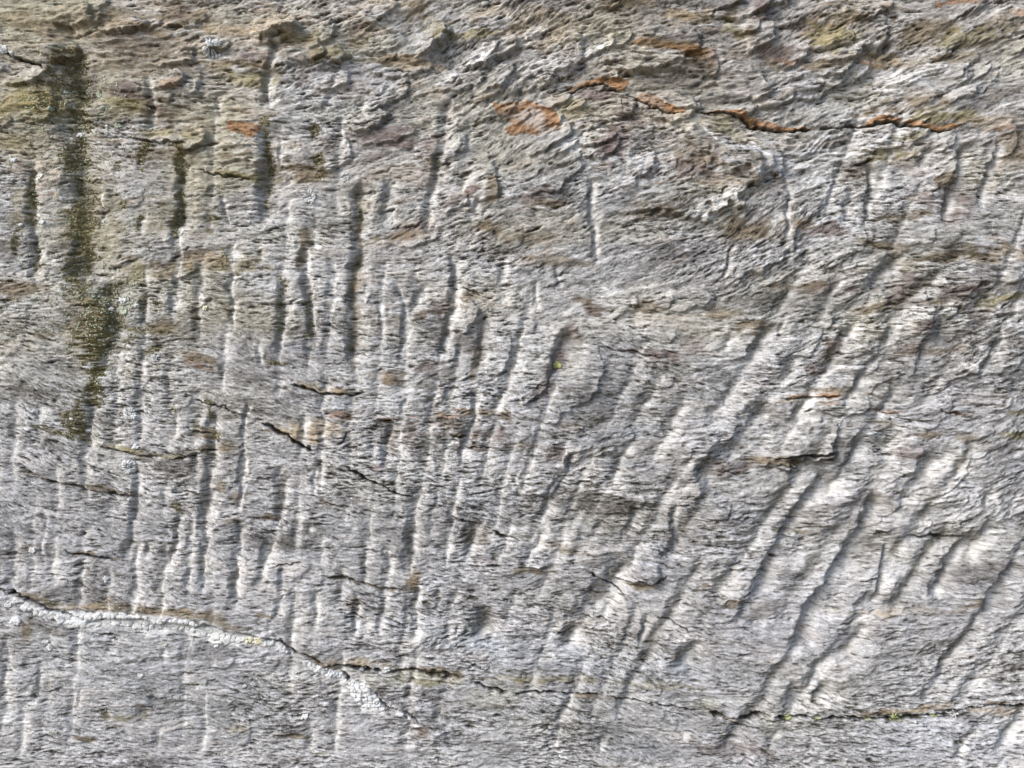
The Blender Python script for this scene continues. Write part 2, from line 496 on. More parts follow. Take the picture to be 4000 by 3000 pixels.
for ln in GROOVES.strip().splitlines() + columns:
    q, s, prm = ln.split('|')
    pts = conv(q, s); wl, wr, dep, br = map(float, prm.split(','))
    wide = wr >= 40 and q != 'r' and min(p[1] for p in pts) > 1480 and min(p[0] for p in pts) > 1900
    if wide: wl, dep = wl * 1.5 + 4, dep * 1.35
    if q == 'r': wl *= 1.25
    if q == 'r':      # leave room round the big strokes
        mx, my = pts[len(pts) // 2]
        jj_, ii_ = min(H - 1, int(np.searchsorted(AY, my))), min(W - 1, int(np.searchsorted(AX, mx)))
        if shelter[max(jj_ - 4, 0):jj_ + 5, max(ii_ - 5, 0):ii_ + 6].max() > .55: continue
    jy, ix = window(pts, wl + wr + 60)
    d, sg, t, tot = chain(pts, WX[jy, ix], WY[jy, ix])
    # points run downwards: right-hand side of the photo is positive
    sd = d * sg
    al = along[jy, ix]; ro = rough[jy, ix]
    end = sst(0, 55 / tot, t) * sst(0, 75 / tot, 1 - t)
    end = end * np.clip(1 + 0.20 * al, 0.5, 1.3)
    wlv = (wl * 1.4 + 3) * (1 + 0.1 * ro); wrv = wr * (2.3 if wr >= 40 else 1.7) * (1 + 0.12 * al)
    left = 1 - sst(0, 1, (-sd) / np.maximum(wlv, 4))
    right = (1 - np.clip(sd / np.maximum(wrv, 5), 0, 1)) ** 1.35
    prof = np.where(sd < 0, left, right) * end
    mark[jy, ix] -= dep * (1.05 if wr >= 40 else 0.9) * prof
    shelter[jy, ix] = np.maximum(shelter[jy, ix], prof * (dep / 30))
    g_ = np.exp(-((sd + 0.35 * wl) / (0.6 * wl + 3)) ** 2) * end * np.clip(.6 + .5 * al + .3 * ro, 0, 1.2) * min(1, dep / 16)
    shade_grime[jy, ix] = np.maximum(shade_grime[jy, ix], g_)
    b = np.exp(-((sd - 0.30 * wr) / (0.34 * wr + 5)) ** 2) * end * (br * 1.0 + (.5 if wide else .2 if wr >= 40 else .08)) * np.clip(0.9 + 0.35 * al + .25 * ro, 0, 1.3)  # broad pale band, paints the lit face of wide strokes
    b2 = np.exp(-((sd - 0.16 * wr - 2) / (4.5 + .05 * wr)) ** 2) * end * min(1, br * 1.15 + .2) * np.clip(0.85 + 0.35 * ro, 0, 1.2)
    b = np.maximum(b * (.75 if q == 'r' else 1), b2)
    lit_bruise[jy, ix] = np.maximum(lit_bruise[jy, ix], b)

crackmask = np.zeros_like(PX)
splits = []
for _ in range(330):      # short partings along the bedding
    x, y = rr.uniform(-100, 4100), rr.uniform(-100, 3100)
    a = R(float(theta[min(H - 1, np.searchsorted(AY, y)), min(W - 1, np.searchsorted(AX, x))]) + rr.uniform(-5, 7)); l_ = rr.uniform(30, 130)
    pts = [(x + math.cos(a) * l_ * (i / 3 - .5), y + math.sin(a) * l_ * (i / 3 - .5) + rr.uniform(-3, 3)) for i in range(4)]
    splits.append('r|' + ' '.join('%.0f,%.0f' % p for p in pts) + '|%.1f,%.0f,%.1f,%.2f' % (rr.uniform(2, 4.2), rr.uniform(8, 16), rr.uniform(2, 8), rr.uniform(.2, .8)))
for ln in CRACKS.strip().splitlines() + splits:
    q, s, prm = ln.split('|')
    pts = conv(q, s); hw, dep, stp, dr = map(float, prm.split(','))
    jy, ix = window(pts, 130)
    d, sg, t, tot = chain(pts, WX[jy, ix] , WY[jy, ix] + 0.8 * rough[jy, ix])
    if pts[0][0] < pts[-1][0]: sd = -d * sg      # below the line positive
    else: sd = d * sg
    al = along[jy, ix]; ro = rough[jy, ix]
    end = sst(0, min(.5, 40 / tot), t) * sst(0, min(.5, 40 / tot), 1 - t)
    w = hw * 0.72 * np.clip(0.9 + 0.35 * al + 0.25 * ro, 0.25, 1.6) * (0.4 + 0.6 * end)
    slot = np.clip(1.25 - d / np.maximum(w, 1.5), 0, 1) * end
    mark[jy, ix] -= dep * slot
    # rock above swells out a little over the seam, rock below is set back
    lip = np.where(sd < 0, np.exp(-((sd / 50) ** 2)), 0)
    back = np.where(sd >= 0, np.exp(-sd / 45), 0)
    side = sst(0, min(.5, 90 / tot), t) * sst(0, min(.5, 90 / tot), 1 - t)
    mark[jy, ix] += stp * (0.35 * lip - 0.9 * back) * side
    dirt[jy, ix] = np.maximum(dirt[jy, ix], dr * np.clip(1.5 - d / np.maximum(w * 1.3, 2.5), 0, 1) * end)
    crackmask[jy, ix] = np.maximum(crackmask[jy, ix], slot)

def block(cx, cy, rx, ry, tilt, hgt):
    pad = max(rx, ry) * 1.3 + 20
    jy, ix = window([(cx, cy)], pad)
    X = WX[jy, ix] - cx + 0.10 * rx * along[jy, ix]; Y = WY[jy, ix] - cy + 0.10 * ry * rough[jy, ix]
    a = R(tilt); c, s_ = math.cos(a), math.sin(a)
    u = (X * c + Y * s_) / rx; v = (-X * s_ + Y * c) / ry
    p = (np.abs(u) ** 2.4 + np.abs(v) ** 2.4)
    # leaning slab: rises towards its lower right edge, then breaks off
    lean = np.clip(0.55 + 0.28 * u + 0.38 * v, 0.1, 1.3)
    m = sst(0, 0.30, 1 - p) * lean
    mark[jy, ix] += hgt * m
for t in BLOCKS.split():
    p_ = list(map(float, t.split(',')))
    if p_[0] > 3150 and p_[1] > 620: p_[5] *= .5
    block(*p_)
rr = random.Random(5)
for _ in range(620):
    x, y = rr.uniform(-200, 4200), rr.uniform(-200, 3200)
    rug = 1.0 if y < 560 else .5 if (x > 3150 and y < 2100) else (0.55 if x > 1900 and y < 2000 else 0.32)
    if rr.random() > rug: continue
    s_ = rr.uniform(24, 95)
    tl = float(theta[min(H - 1, np.searchsorted(AY, y)), min(W - 1, np.searchsorted(AX, x))])
    block(x, y, s_ * rr.uniform(.9, 1.5), s_ * rr.uniform(.35, .6), tl + rr.uniform(-10, 10), rug * rr.uniform(8, 19) * (s_ / 60))

# ------------------------------------------------------------------ stains and mineral colour zones
# kind: m moss, o olive film, r orange iron, b brown, v violet brown, t tan, w white, u blue grey, y yellow-green film, d dark
STAINS = """
x:832,192,30,28,0,1 x:503,1822,14,12,0,.6 m:240,330,70,110,20,.8 m:150,420,70,30,0,.7 o:520,430,120,40,10,.6 m:345,1180,60,50,0,.7
m:275,560,56,60,0,.9 m:310,650,56,70,0,.9 m:315,760,58,80,0,1 m:330,860,56,80,0,.9 m:335,950,44,70,0,.9 o:330,780,95,260,0,.5 o:130,440,150,90,0,.6 o:420,900,60,180,0,.35 o:380,1320,130,180,0,.5
m:270,250,60,60,0,.8 m:240,310,80,70,10,1 m:290,370,60,90,0,1.1 m:300,460,50,50,0,.8 m:285,600,50,80,0,1 m:290,700,48,90,0,1 m:305,800,50,80,0,1 m:325,890,46,80,0,1 m:335,985,42,60,0,1.1
m:300,1060,60,60,0,.8 m:330,1120,60,60,0,.7 m:400,1180,80,60,0,.8 m:400,1260,90,60,0,1 m:390,1330,80,60,0,1 m:380,1400,60,60,0,.9 m:385,1450,50,40,0,1 m:365,1510,48,60,0,1 m:350,1560,45,30,0,.8
m:290,1640,50,60,10,.8 m:280,1700,60,25,10,.9 m:180,1680,60,18,15,.6 o:100,390,130,60,0,1 o:50,430,120,30,0,.6 m:180,390,60,60,0,.7 m:150,330,60,30,-5,.6 o:60,560,70,40,0,.6
m:125,560,14,60,0,.6 m:118,720,18,70,0,.9 m:128,830,18,70,0,1 m:135,930,16,60,0,1 m:140,1040,16,60,0,1 m:50,950,14,50,0,.8 b:70,1130,100,40,0,1 b:160,1040,40,30,0,.5 o:80,820,50,100,0,.5
m:455,650,12,30,0,.8 m:555,610,20,60,0,1 m:555,560,40,16,0,.8 m:700,590,24,40,0,1 m:706,660,18,50,0,1 m:700,760,18,60,0,1.1 m:685,860,18,60,0,.9 m:535,860,16,40,0,.7 m:480,800,22,20,0,.8 m:460,880,30,20,0,.5
m:830,860,30,20,0,.8 m:805,905,16,30,0,.8 o:600,850,80,60,0,.4 m:1035,490,30,26,0,1 m:1045,560,24,60,0,1.1 m:1048,640,20,60,0,.9 m:1040,740,18,60,0,.7 o:990,690,110,20,4,1 b:920,610,90,20,-2,.9 o:900,680,70,14,8,.9
m:1230,520,20,40,0,.9 v:1280,560,30,30,0,.6 m:1245,630,20,30,0,.9 b:1200,690,90,26,-4,1 b:1160,650,70,20,0,.8 m:1250,680,26,40,0,.7 v:1520,530,120,50,-4,.9 v:1400,520,90,30,0,.5 v:1680,560,60,60,0,.8 b:1690,640,60,40,0,.5
v:1800,760,80,34,-22,1 v:1840,740,40,30,-20,.7 v:1600,900,90,34,-6,1 b:1560,920,100,24,-4,.8 b:1910,890,60,24,10,.9 b:1930,740,30,60,10,.8 d:1405,700,10,40,0,.7 b:1400,860,16,90,0,1 b:1395,1050,20,90,0,.75 b:1380,1180,20,90,0,.7 b:1378,1310,16,70,0,.6 b:1372,1400,14,50,0,.6
b:1190,950,30,60,0,.9 b:1175,1010,20,50,0,.8 b:1015,1000,14,50,0,.8 m:875,1010,14,40,0,.8 o:900,1040,180,40,-2,.7 b:760,1000,90,24,-8,.8 b:630,1060,80,40,0,.8 o:540,1060,60,60,-20,.8 t:820,1020,90,30,0,.6
m:395,1240,60,40,0,.8 m:620,1190,20,30,0,.6 m:545,1200,24,40,0,.6 m:590,1370,34,22,0,.9 b:620,1280,50,30,0,.8 b:770,1220,20,40,0,.9 b:890,1230,22,40,0,.6 b:780,1400,80,24,12,1 r:800,1440,40,14,8,.5 r:760,1420,40,16,10,.4
b:175,1310,40,30,0,.6 b:330,1230,100,50,20,.6 o:600,1290,100,20,5,.5 m:1090,1230,12,90,5,.6 m:1110,1110,16,50,0,.6 m:1085,1420,40,10,5,.9 m:1200,1250,14,60,0,.7 b:1220,1180,16,60,0,.7
t:1620,250,110,24,8,1.1 t:1560,230,100,20,0,.8 b:1480,240,90,30,0,.8 o:1300,220,100,40,-6,.9 b:1250,225,90,30,0,.8 t:1430,120,90,50,-10,.8 v:1400,110,70,26,-10,.8 o:1190,150,90,22,-5,.9 b:1000,260,110,30,12,.9 o:980,310,110,30,8,.9
b:750,60,110,40,0,.8 v:700,60,50,50,0,.5 t:880,115,160,22,4,.9 b:480,60,120,30,0,.6 v:450,150,90,50,0,.5 b:520,110,120,26,8,.8 v:340,320,24,44,20,1.2 b:560,380,110,18,8,.9 v:500,350,90,34,0,.9 o:480,400,140,20,10,.9 b:650,450,60,30,0,.8 v:600,440,50,34,0,.6
b:1640,40,60,50,0,1 o:1700,100,80,40,0,.6 t:1550,20,90,30,0,.6 t:1900,50,90,24,-5,.7 o:1820,140,130,18,-5,.9 v:960,215,60,30,0,.9 v:1190,310,60,30,0,.6 r:680,320,44,22,-20,.45 r:560,230,20,10,-30,.6 b:200,120,120,40,10,.6 t:80,200,120,60,10,.4 o:60,90,90,50,0,.5
t:1010,560,300,12,0,.4 b:530,430,60,12,10,.7 o:640,520,120,24,6,.8 b:640,600,130,30,0,.6 t:300,90,260,60,0,.4 t:600,220,240,80,0,.5 t:1000,150,300,60,0,.4
t:2150,140,160,60,0,.7 t:2060,100,100,60,-30,.5 b:2700,70,100,26,-12,1 t:2660,60,60,24,0,.8 b:2640,170,140,20,4,1.1 r:2740,210,70,36,20,.5 b:2700,220,70,40,20,1 b:2420,20,160,16,0,.8 t:2500,10,100,20,0,.6 v:2960,60,50,44,0,1 b:2900,140,60,26,0,.9 o:2860,90,40,90,0,.7
v:3130,110,70,30,0,.8 o:3250,140,110,60,0,.9 b:3300,70,120,40,0,.8 r:3060,245,50,14,8,.8 b:3190,270,80,20,4,.8 b:3020,230,70,50,0,.6 v:3040,210,80,50,0,.7 r:3400,255,60,9,4,.9 b:3460,220,110,34,0,.9 b:3600,130,160,50,-10,.9 o:3780,150,120,40,0,.8
r:3740,10,80,14,0,.8 r:3980,50,40,20,0,.7 b:3900,100,100,60,-10,.6 b:3740,230,120,20,-6,.8 t:3500,240,240,30,0,.5 b:3620,400,120,40,0,.9 b:3390,440,110,18,-4,.9 o:3700,460,130,30,0,.9 t:3870,480,120,30,0,.7 b:3900,370,80,24,-14,.6 b:3960,580,70,70,0,.8 o:3550,540,80,20,0,.7
r:3900,505,90,10,-4,.5 v:2400,560,60,70,0,1 v:2360,600,40,50,0,.8 v:2350,360,100,30,0,1.1 v:2700,660,150,60,8,1 b:2720,600,180,80,10,.6 v:2460,450,60,60,0,.5 b:2950,640,60,40,0,.5 o:2850,500,90,40,30,.6 t:2900,720,60,40,0,.5 o:2220,420,90,50,0,.7 v:2090,770,90,30,-10,.8 b:2150,800,90,20,0,.7
b:2900,890,120,50,0,.9 v:2960,850,60,30,-20,.6 b:2560,830,120,40,0,.5 v:2220,560,30,30,0,.5 d:2560,820,80,60,-20,.4 b:2050,930,100,20,0,.7 b:2200,1020,140,24,5,.6 v:3230,900,80,30,0,.9 b:3110,870,90,30,0,.7 b:3350,670,90,50,0,.6 b:3450,960,130,20,4,1 o:3480,600,120,30,0,.9
v:3700,800,70,50,-30,1 v:3720,850,60,40,-30,.6 b:3690,700,40,40,0,.8 v:3600,780,70,30,0,.6 b:3550,850,140,20,-5,.7 t:3900,1000,140,30,-8,.8 b:3700,1000,160,24,-8,.8 o:3920,1170,90,16,-8,1 b:3650,1180,90,14,-5,.8 b:3440,1200,80,24,-5,1.1 v:3560,1130,90,40,-20,.9 v:3730,1140,70,30,-10,1.1 v:3820,1230,50,20,0,1
v:3250,1130,150,20,2,1 b:3100,1120,130,16,0,.7 v:3600,1270,80,30,-10,1 v:3580,1360,90,34,0,.9 b:3650,1370,120,20,0,.6 v:3280,1340,70,30,-40,.9 v:3190,1450,60,30,0,.9 b:3240,1400,40,50,0,.7 b:2960,1280,80,30,0,1.1 b:2820,1230,100,24,0,.8 b:2520,1200,90,20,8,.7 v:2540,1385,110,20,6,1.1 v:2700,1350,60,40,0,.6
v:2230,1300,40,50,0,1 b:2300,1190,60,30,30,1 v:2320,1200,60,30,30,.9 v:2190,1390,30,90,25,1 v:2130,1500,40,80,25,.7 b:1880,1620,120,20,4,.8 v:1950,1700,110,30,10,1 b:2040,1740,80,20,5,.8 v:2180,1780,60,50,-10,1 v:2850,1830,100,26,-10,1.2 b:3050,1800,90,18,2,.9
b:2250,1660,70,20,-6,.5 v:3400,1950,160,26,-10,.4 d:3900,1830,90,50,-20,.9 v:3560,1770,70,20,0,.8 b:3620,1700,50,16,0,.8 o:3940,1690,70,16,4,.9 b:3780,1710,60,16,0,.7 d:2340,1730,60,40,0,.6 v:1660,1440,50,26,0,.8 v:1530,1480,50,30,0,1 b:1520,1480,60,24,0,.7 v:1720,1210,90,40,-22,1 b:1640,1230,90,26,-10,.6 v:1880,1280,40,80,0,.4 b:1860,1440,24,80,5,.7
b:1840,1160,50,20,0,.7 v:1600,1700,40,60,10,.6 v:1480,1830,40,20,0,.7 b:1530,1720,20,50,10,.7 t:1200,1680,140,46,4,1 t:1180,1690,120,30,4,.7 r:1340,1625,50,14,2,.6 r:1500,1636,50,9,12,.8 r:1290,1518,50,14,6,.5 t:1280,1520,130,18,4,.9 b:1350,1530,90,8,3,.8 t:1480,1470,60,24,0,.5
r:1760,1625,60,10,4,.55 r:1800,1600,40,10,0,.4 b:1830,1705,50,8,4,.9 r:1600,1630,30,8,0,.5 b:1780,1660,90,16,4,.5 v:1810,1750,80,20,4,.7 v:1900,1900,40,30,0,.3
r:3150,1541,80,8,2,1 r:3230,1545,60,9,2,1 t:3300,1530,120,8,4,.8 r:3480,1608,60,7,4,.9 r:3740,1612,60,5,5,.7 r:3240,1572,40,7,0,.5 t:3080,1560,90,10,-6,.7 o:3440,1650,60,10,0,.7 o:3980,1610,40,8,4,.8
b:420,2370,190,20,3,1 t:330,2365,130,16,4,.8 b:700,2392,150,18,3,1.1 b:850,2430,110,16,12,1.1 t:700,2400,140,20,3,.6 b:160,2340,70,14,12,1 b:1240,2580,90,16,27,1.2 r:1250,2588,40,7,27,.4 b:1390,2600,90,14,4,1 t:1380,2590,100,18,4,.8 b:1700,2622,120,13,4,1.1 b:1680,2660,90,14,-5,.7
b:320,2160,70,9,12,1.1 b:420,2182,50,7,10,1.1 b:150,1858,110,9,15,.9 b:400,1905,130,9,10,1 b:510,1930,30,12,5,.8 o:480,1755,80,16,15,1 o:640,1780,90,10,0,.9 b:830,1760,70,16,-8,1 m:820,1780,30,16,0,.6 m:820,1600,20,60,0,.7 b:800,1690,50,22,10,.9 m:835,1700,20,20,0,.7 b:860,1900,30,30,0,.7 m:690,1980,20,20,0,.8
m:670,1600,16,30,0,.6 m:660,1640,30,14,0,.5 b:1100,1890,14,60,8,.7 b:930,1950,50,24,0,.6 b:1050,2030,60,16,0,.8 b:900,2030,60,16,0,.7 m:530,1840,14,24,0,.7 b:1330,2262,90,8,8,1 b:1480,2292,120,9,6,1.1 b:1610,2290,22,50,5,1 b:1620,2240,20,40,10,.8 b:1030,2405,40,10,4,.8 b:110,2460,24,50,0,.8
b:410,2800,22,24,0,.9 b:555,2790,16,40,0,.7 o:480,2805,80,10,0,.6 b:330,2885,60,9,5,.9 o:760,2666,50,6,0,.8 b:1140,2878,60,12,5,1 o:950,2850,60,18,-10,.6 b:1240,2950,60,20,0,.5 b:1300,1970,60,10,6,.7 b:1240,2400,30,10,0,.5 b:1380,2370,24,40,10,.6
b:2490,2290,90,14,4,1.2 t:2540,2300,60,10,-4,.9 b:2060,2232,90,14,0,1.1 b:2310,2313,60,8,4,1 b:2220,2150,80,16,8,.6 v:1900,2190,60,14,4,.5 b:1850,2100,60,40,-10,.6 b:2760,2290,30,10,-20,.8 b:2860,2355,50,14,0,.8 b:3080,2080,80,9,0,.7 b:2930,2060,60,8,0,.5
t:3500,2390,240,16,-2,.4 b:3820,2350,50,24,-10,.7 d:3600,2380,90,40,-5,.5 t:3460,2400,60,14,0,.6 b:3320,2540,40,14,0,.5 b:2650,2570,24,16,0,.8 b:3500,2780,160,12,-3,1 b:3850,2752,90,8,-8,1.2 t:3600,2768,140,14,-4,.8 b:2900,2795,80,8,4,1 t:2850,2808,80,8,10,.7 b:2300,2725,90,8,0,.7 t:2290,2722,60,6,0,.5
t:3900,2780,120,18,-6,.7 o:2200,2655,260,14,2,.7 o:2600,2680,160,12,4,.6 o:2050,2650,90,16,4,.5 y:1560,2660,160,30,-4,.5 y:1700,2650,140,20,0,.6 y:3020,2850,60,60,0,.4 y:2760,2750,60,40,0,.7 y:1950,2720,140,60,0,.4
d:2350,2860,120,40,10,.8 d:2450,2920,150,40,10,.5 u:2500,2920,160,40,8,.5 v:2900,2930,180,40,4,.5 d:1700,2800,100,40,10,.6 b:1640,2860,50,40,20,.7 v:1650,2850,60,50,20,.6 u:1480,2440,260,40,3,.6 u:1800,2500,240,50,2,.8 u:1700,2380,200,60,4,.5 u:2100,2560,260,50,4,.7 u:2500,2620,300,60,2,.5
u:2450,1690,180,22,-8,.8 u:2300,1730,80,30,0,.6 u:2400,1810,120,14,2,.8 u:1350,1580,200,20,4,.6 u:1200,1370,100,16,4,.8 u:2400,1560,120,20,-4,.7 u:3100,2300,200,60,-4,.4 u:700,2620,500,200,0,.3 u:3700,2900,300,100,0,.4 u:1800,1950,200,40,0,.4 u:3400,1700,60,16,0,.8 u:3760,1605,50,6,0,.8 w:2780,800,140,40,-34,.7 
w:2230,560,60,50,-20,.8 w:1850,240,160,16,-32,.9 w:2050,170,100,30,-40,.6 w:3520,310,110,30,-6,.7 w:3450,350,90,10,0,.8 w:3270,600,220,26,-12,.6 w:3130,640,120,24,-12,.5 w:2970,580,60,6,33,.9 w:2790,530,90,6,40,.9 w:3980,780,60,26,14,.9 w:3950,820,60,8,0,.7 w:3670,1470,120,30,-10,.6 w:3820,1440,60,20,0,.7 w:3700,440,40,8,0,.6
w:2970,840,60,10,-30,.8 w:3600,1220,60,24,0,.7 w:2360,1115,30,16,40,.9 w:2540,1130,60,12,10,.5 w:3100,1700,120,24,-6,.6 w:3120,1650,80,14,0,.6 w:2850,1580,70,40,-40,.5 w:3830,2510,80,10,-30,.7 w:2150,2560,30,10,30,.8 w:2670,2500,40,24,-30,.9 w:2690,2480,20,10,0,.9 w:3900,2990,200,20,0,.3 w:2640,2990,140,16,-5,.6 w:1430,2990,60,10,0,.5
w:620,1170,60,16,-30,.3 w:2680,2870,14,14,0,.9 w:3060,2560,80,24,-10,.6 w:3050,2740,140,24,0,.4 w:2900,2740,200,16,2,.6 w:3130,2150,12,12,0,.9 w:3270,2180,10,6,80,.9 w:3500,2290,60,50,-50,.4 w:180,2000,60,12,20,.3 w:2100,610,60,20,0,.3 w:2030,290,120,20,-20,.6 w:2370,180,60,10,-8,.8 w:2900,70,30,70,20,.5
w:3640,400,30,8,-20,.6 w:3670,270,24,8,0,.9 w:3880,430,70,14,-20,.5 u:3850,300,220,110,-14,.5 u:2750,400,160,60,0,.5 d:2600,300,120,50,8,.5 d:2950,320,100,50,0,.5 d:3150,360,120,50,0,.4 d:2750,370,130,40,4,.5 d:2450,90,120,60,-20,.3 d:2040,230,100,40,0,.5 d:1900,330,120,40,-15,.4 d:1130,250,40,50,0,.6 d:1940,440,100,24,-8,.5
"""
KCOL = {'m': (0.130, 0.112, 0.052), 'o': (0.190, 0.165, 0.072), 'r': (0.27, 0.150, 0.080), 'b': (0.150, 0.120, 0.078),
        'v': (0.135, 0.105, 0.100), 't': (0.34, 0.275, 0.19), 'w': (0.74, 0.75, 0.76), 'u': (0.40, 0.44, 0.50),
        'x': (0.03, 0.028, 0.026), 'y': (0.42, 0.42, 0.27), 'd': (0.085, 0.088, 0.090)}
KMAX = {'m': .9, 'o': .8, 'r': .9, 'b': .85, 'v': .8, 't': .72, 'w': .62, 'u': .45, 'y': .45, 'd': .5, 'x': .85}

# ------------------------------------------------------------------ foliation: streaks drawn out along the bedding
def gather(a, x, y):
    h, w = a.shape
    xi = np.clip(x, 0, w - 1.001); yi = np.clip(y, 0, h - 1.001)
    x0 = xi.astype(np.int32); y0 = yi.astype(np.int32); fx = xi - x0; fy = yi - y0
    k = y0 * w + x0; f = a.ravel()
    return (f[k] * (1 - fx) + f[k + 1] * fx) * (1 - fy) + (f[k + w] * (1 - fx) + f[k + w + 1] * fx) * fy

def streaks(noise, th, n):
    """line integral of the noise along the direction field"""
    h, w = noise.shape
    ux = np.cos(np.radians(th)).astype(np.float32); uy = np.sin(np.radians(th)).astype(np.float32)
    gy, gx = np.mgrid[0:h, 0:w].astype(np.float32)
    acc = noise * 1.0
    for sgn in (1, -1):
        x, y = gx.copy(), gy.copy()
        for i in range(n):
            xi = np.clip(x, 0, w - 1).astype(np.int32); yi = np.clip(y, 0, h - 1).astype(np.int32)
            x += sgn * ux[yi, xi]; y += sgn * uy[yi, xi]
            acc += gather(noise, x, y) * (1 - (i + 1) / (n + 1.0))
    acc -= acc.mean()
    return (acc / acc.std()).astype(np.float32)

# bedding planes bend where they cut the relief
gy_, gx_ = np.gradient(mark)
th_f = theta + np.clip(gx_ * 5, -14, 14)
def small(a, k):
    return a[::k, ::k]
def big(a, k):
    h, w = H, W
    yy, xx = np.mgrid[0:h, 0:w].astype(np.float32)
    return gather(a, xx / k, yy / k)
w1 = rng.standard_normal((H, W)).astype(np.float32)
s1 = streaks(w1, th_f, 3)
w2 = fnoise(4.6, 3.6, 41)
s2 = streaks(w2, th_f, 6)
t2 = small(th_f, 2); w3 = np.random.default_rng(43).standard_normal(t2.shape).astype(np.float32)
s3 = big(streaks(w3, t2, 5), 2)
t4 = small(theta, 4); w4 = np.random.default_rng(44).standard_normal(t4.shape).astype(np.float32)
s4 = big(streaks(w4, t4, 6), 4)
w5 = np.random.default_rng(45).standard_normal(t4.shape).astype(np.float32)
w5 = np.fft.irfft2(np.fft.rfft2(w5) * np.exp(-((np.fft.rfftfreq(t4.shape[1])[None, :] ** 2 + np.fft.fftfreq(t4.shape[0])[:, None] ** 2) * 60)), s=t4.shape).astype(np.float32)
s5 = big(streaks(w5 / w5.std(), t4, 10), 4)
for a in (s1, s2, s3, s4, s5):
    a -= a.mean(); a /= a.std()

# roughness of the face: rugged at the top and to the right, dressed flatter in the lower left
rug = 0.55 + 0.45 * np.maximum(1 - sst(350, 900, PY), sst(1900, 3300, PX) * (1 - sst(1900, 2500, PY)))
rug = rug * (1 + 0.15 * fnoise(200, 150, 51))

# ------------------------------------------------------------------ final relief
hgt = mark
hgt = hgt + rug * (9 * fractal(460, 60, 3, .45, .6) + 3.2 * fractal(130, 70, 3, .55, .32) + 0.8 * fractal(44, 76, 3, .7, .35))
# splinter ledges: slow swell then a broken under-edge
saw = s5 * 1.1 + fnoise(260, 120, 81)
lam = 0.95
ph = saw / lam
fr = ph - np.floor(ph)
ledge = sst(0, 0.85, fr) * (1 - sst(0.93, 1.0, fr))
hgt = hgt + rug * 3.0 * ledge * np.clip(0.7 + .6 * fnoise(150, 90, 82), 0, 1.6) * np.clip(1.5 * sst(-1.0, 1.0, s4 + s3 * .6), 0, 1.2)
hgt = hgt + rug * (1.1 * s4 + 0.9 * s3)
tex = np.clip(0.85 + 0.38 * fnoise(240, 160, 83) + 0.2 * fnoise(60, 40, 84), 0.3, 1.6) * (1 - 0.6 * np.clip(lit_bruise, 0, 1))
hgt = hgt + (0.85 * s2 + 0.75 * s1) * np.clip(tex, .5, 1.4) + 0.62 * rng.standard_normal((H, W)).astype(np.float32)
gap = np.clip(-(0.45 * s3 + 0.75 * s2 + .35 * s1) - 1.25, 0, 1.4)      # open partings between laminae
gap = gap * np.clip(tex * 1.3 - .25, .15, 1.3)
dash = np.clip(-(s1 * .8 + s2 * .45) - 1.15, 0, 1.0)
hgt = hgt - 3.0 * gap - 2.0 * dash
hgt = hgt.astype(np.float32)

# ------------------------------------------------------------------ mineral colour
def lin(c): return np.array(c, np.float32)
grain = 0.50 * s2 + 0.65 * s1 + 0.36 * s3 + 0.50 * w1
band = 0.6 * s4 + 0.7 * s5
q = np.clip(0.56 + 0.235 * grain * np.clip(tex, .72, 1.25) + 0.09 * band + 0.06 * fnoise(300, 160, 91), 0, 1)[..., None]
dark_c = lin((0.075, 0.072, 0.066)); mid_c = lin((0.296, 0.302, 0.312)); lite_c = lin((0.62, 0.635, 0.66))
c = np.where(q < 0.5, dark_c + (mid_c - dark_c) * (q / 0.5) ** 1.15, mid_c + (lite_c - mid_c) * ((q - .5) / .5) ** 1.1)
def mixin(c, k, m): 
    m = m[..., None]; kc = lin(k)
    lum = (q * 1.1 + 0.45)
    return c * (1 - m) + kc * lum * m
# broad weathering: warm and buff towards the top, cooler below
warm = np.clip(0.24 * (1 - sst(150, 900, PY)) + 0.02 + 0.13 * (1 - .6 * sst(600, 1400, PY)) * fnoise(300, 150, 95) , 0, .62)
c = mixin(c, (0.29, 0.25, 0.19), warm)
cool = np.clip(0.34 * sst(1300, 2300, PY) + 0.12 * fnoise(260, 120, 96), 0, .5)
c = mixin(c, (0.34, 0.345, 0.385), cool * 0.75)
oliv = np.clip(0.32 * (1 - sst(300, 1500, PX)) * (1 - sst(1100, 1700, PY)) + 0.16 * (1 - .75 * sst(1000, 1700, PY)) * fnoise(220, 120, 97), 0, .5)
c = mixin(c, (0.27, 0.250, 0.140), oliv)
# thin rusty and earthy lenses following the bedding
lens = sst(1.35, 1.9, s5 + 0.35 * s4 + 0.25 * fnoise(400, 200, 98) + 0.35 * (1 - sst(300, 1500, PY)))
c = mixin(c, (0.19, 0.135, 0.078), lens * .30 * (1 - .6 * sst(700, 1500, PY)))
lens2 = sst(1.45, 2.1, -s5 + 0.4 * s4 + 0.3 * fnoise(300, 200, 99))
c = mixin(c, (0.10, 0.093, 0.090), lens2 * .55)
ff = sst(1.7, 2.3, s4 + .5 * fnoise(200, 90, 100) + .2 * s5)
c = mixin(c, (0.30, 0.20, 0.12), ff * .22 * (1 - .7 * sst(700, 1500, PY)))

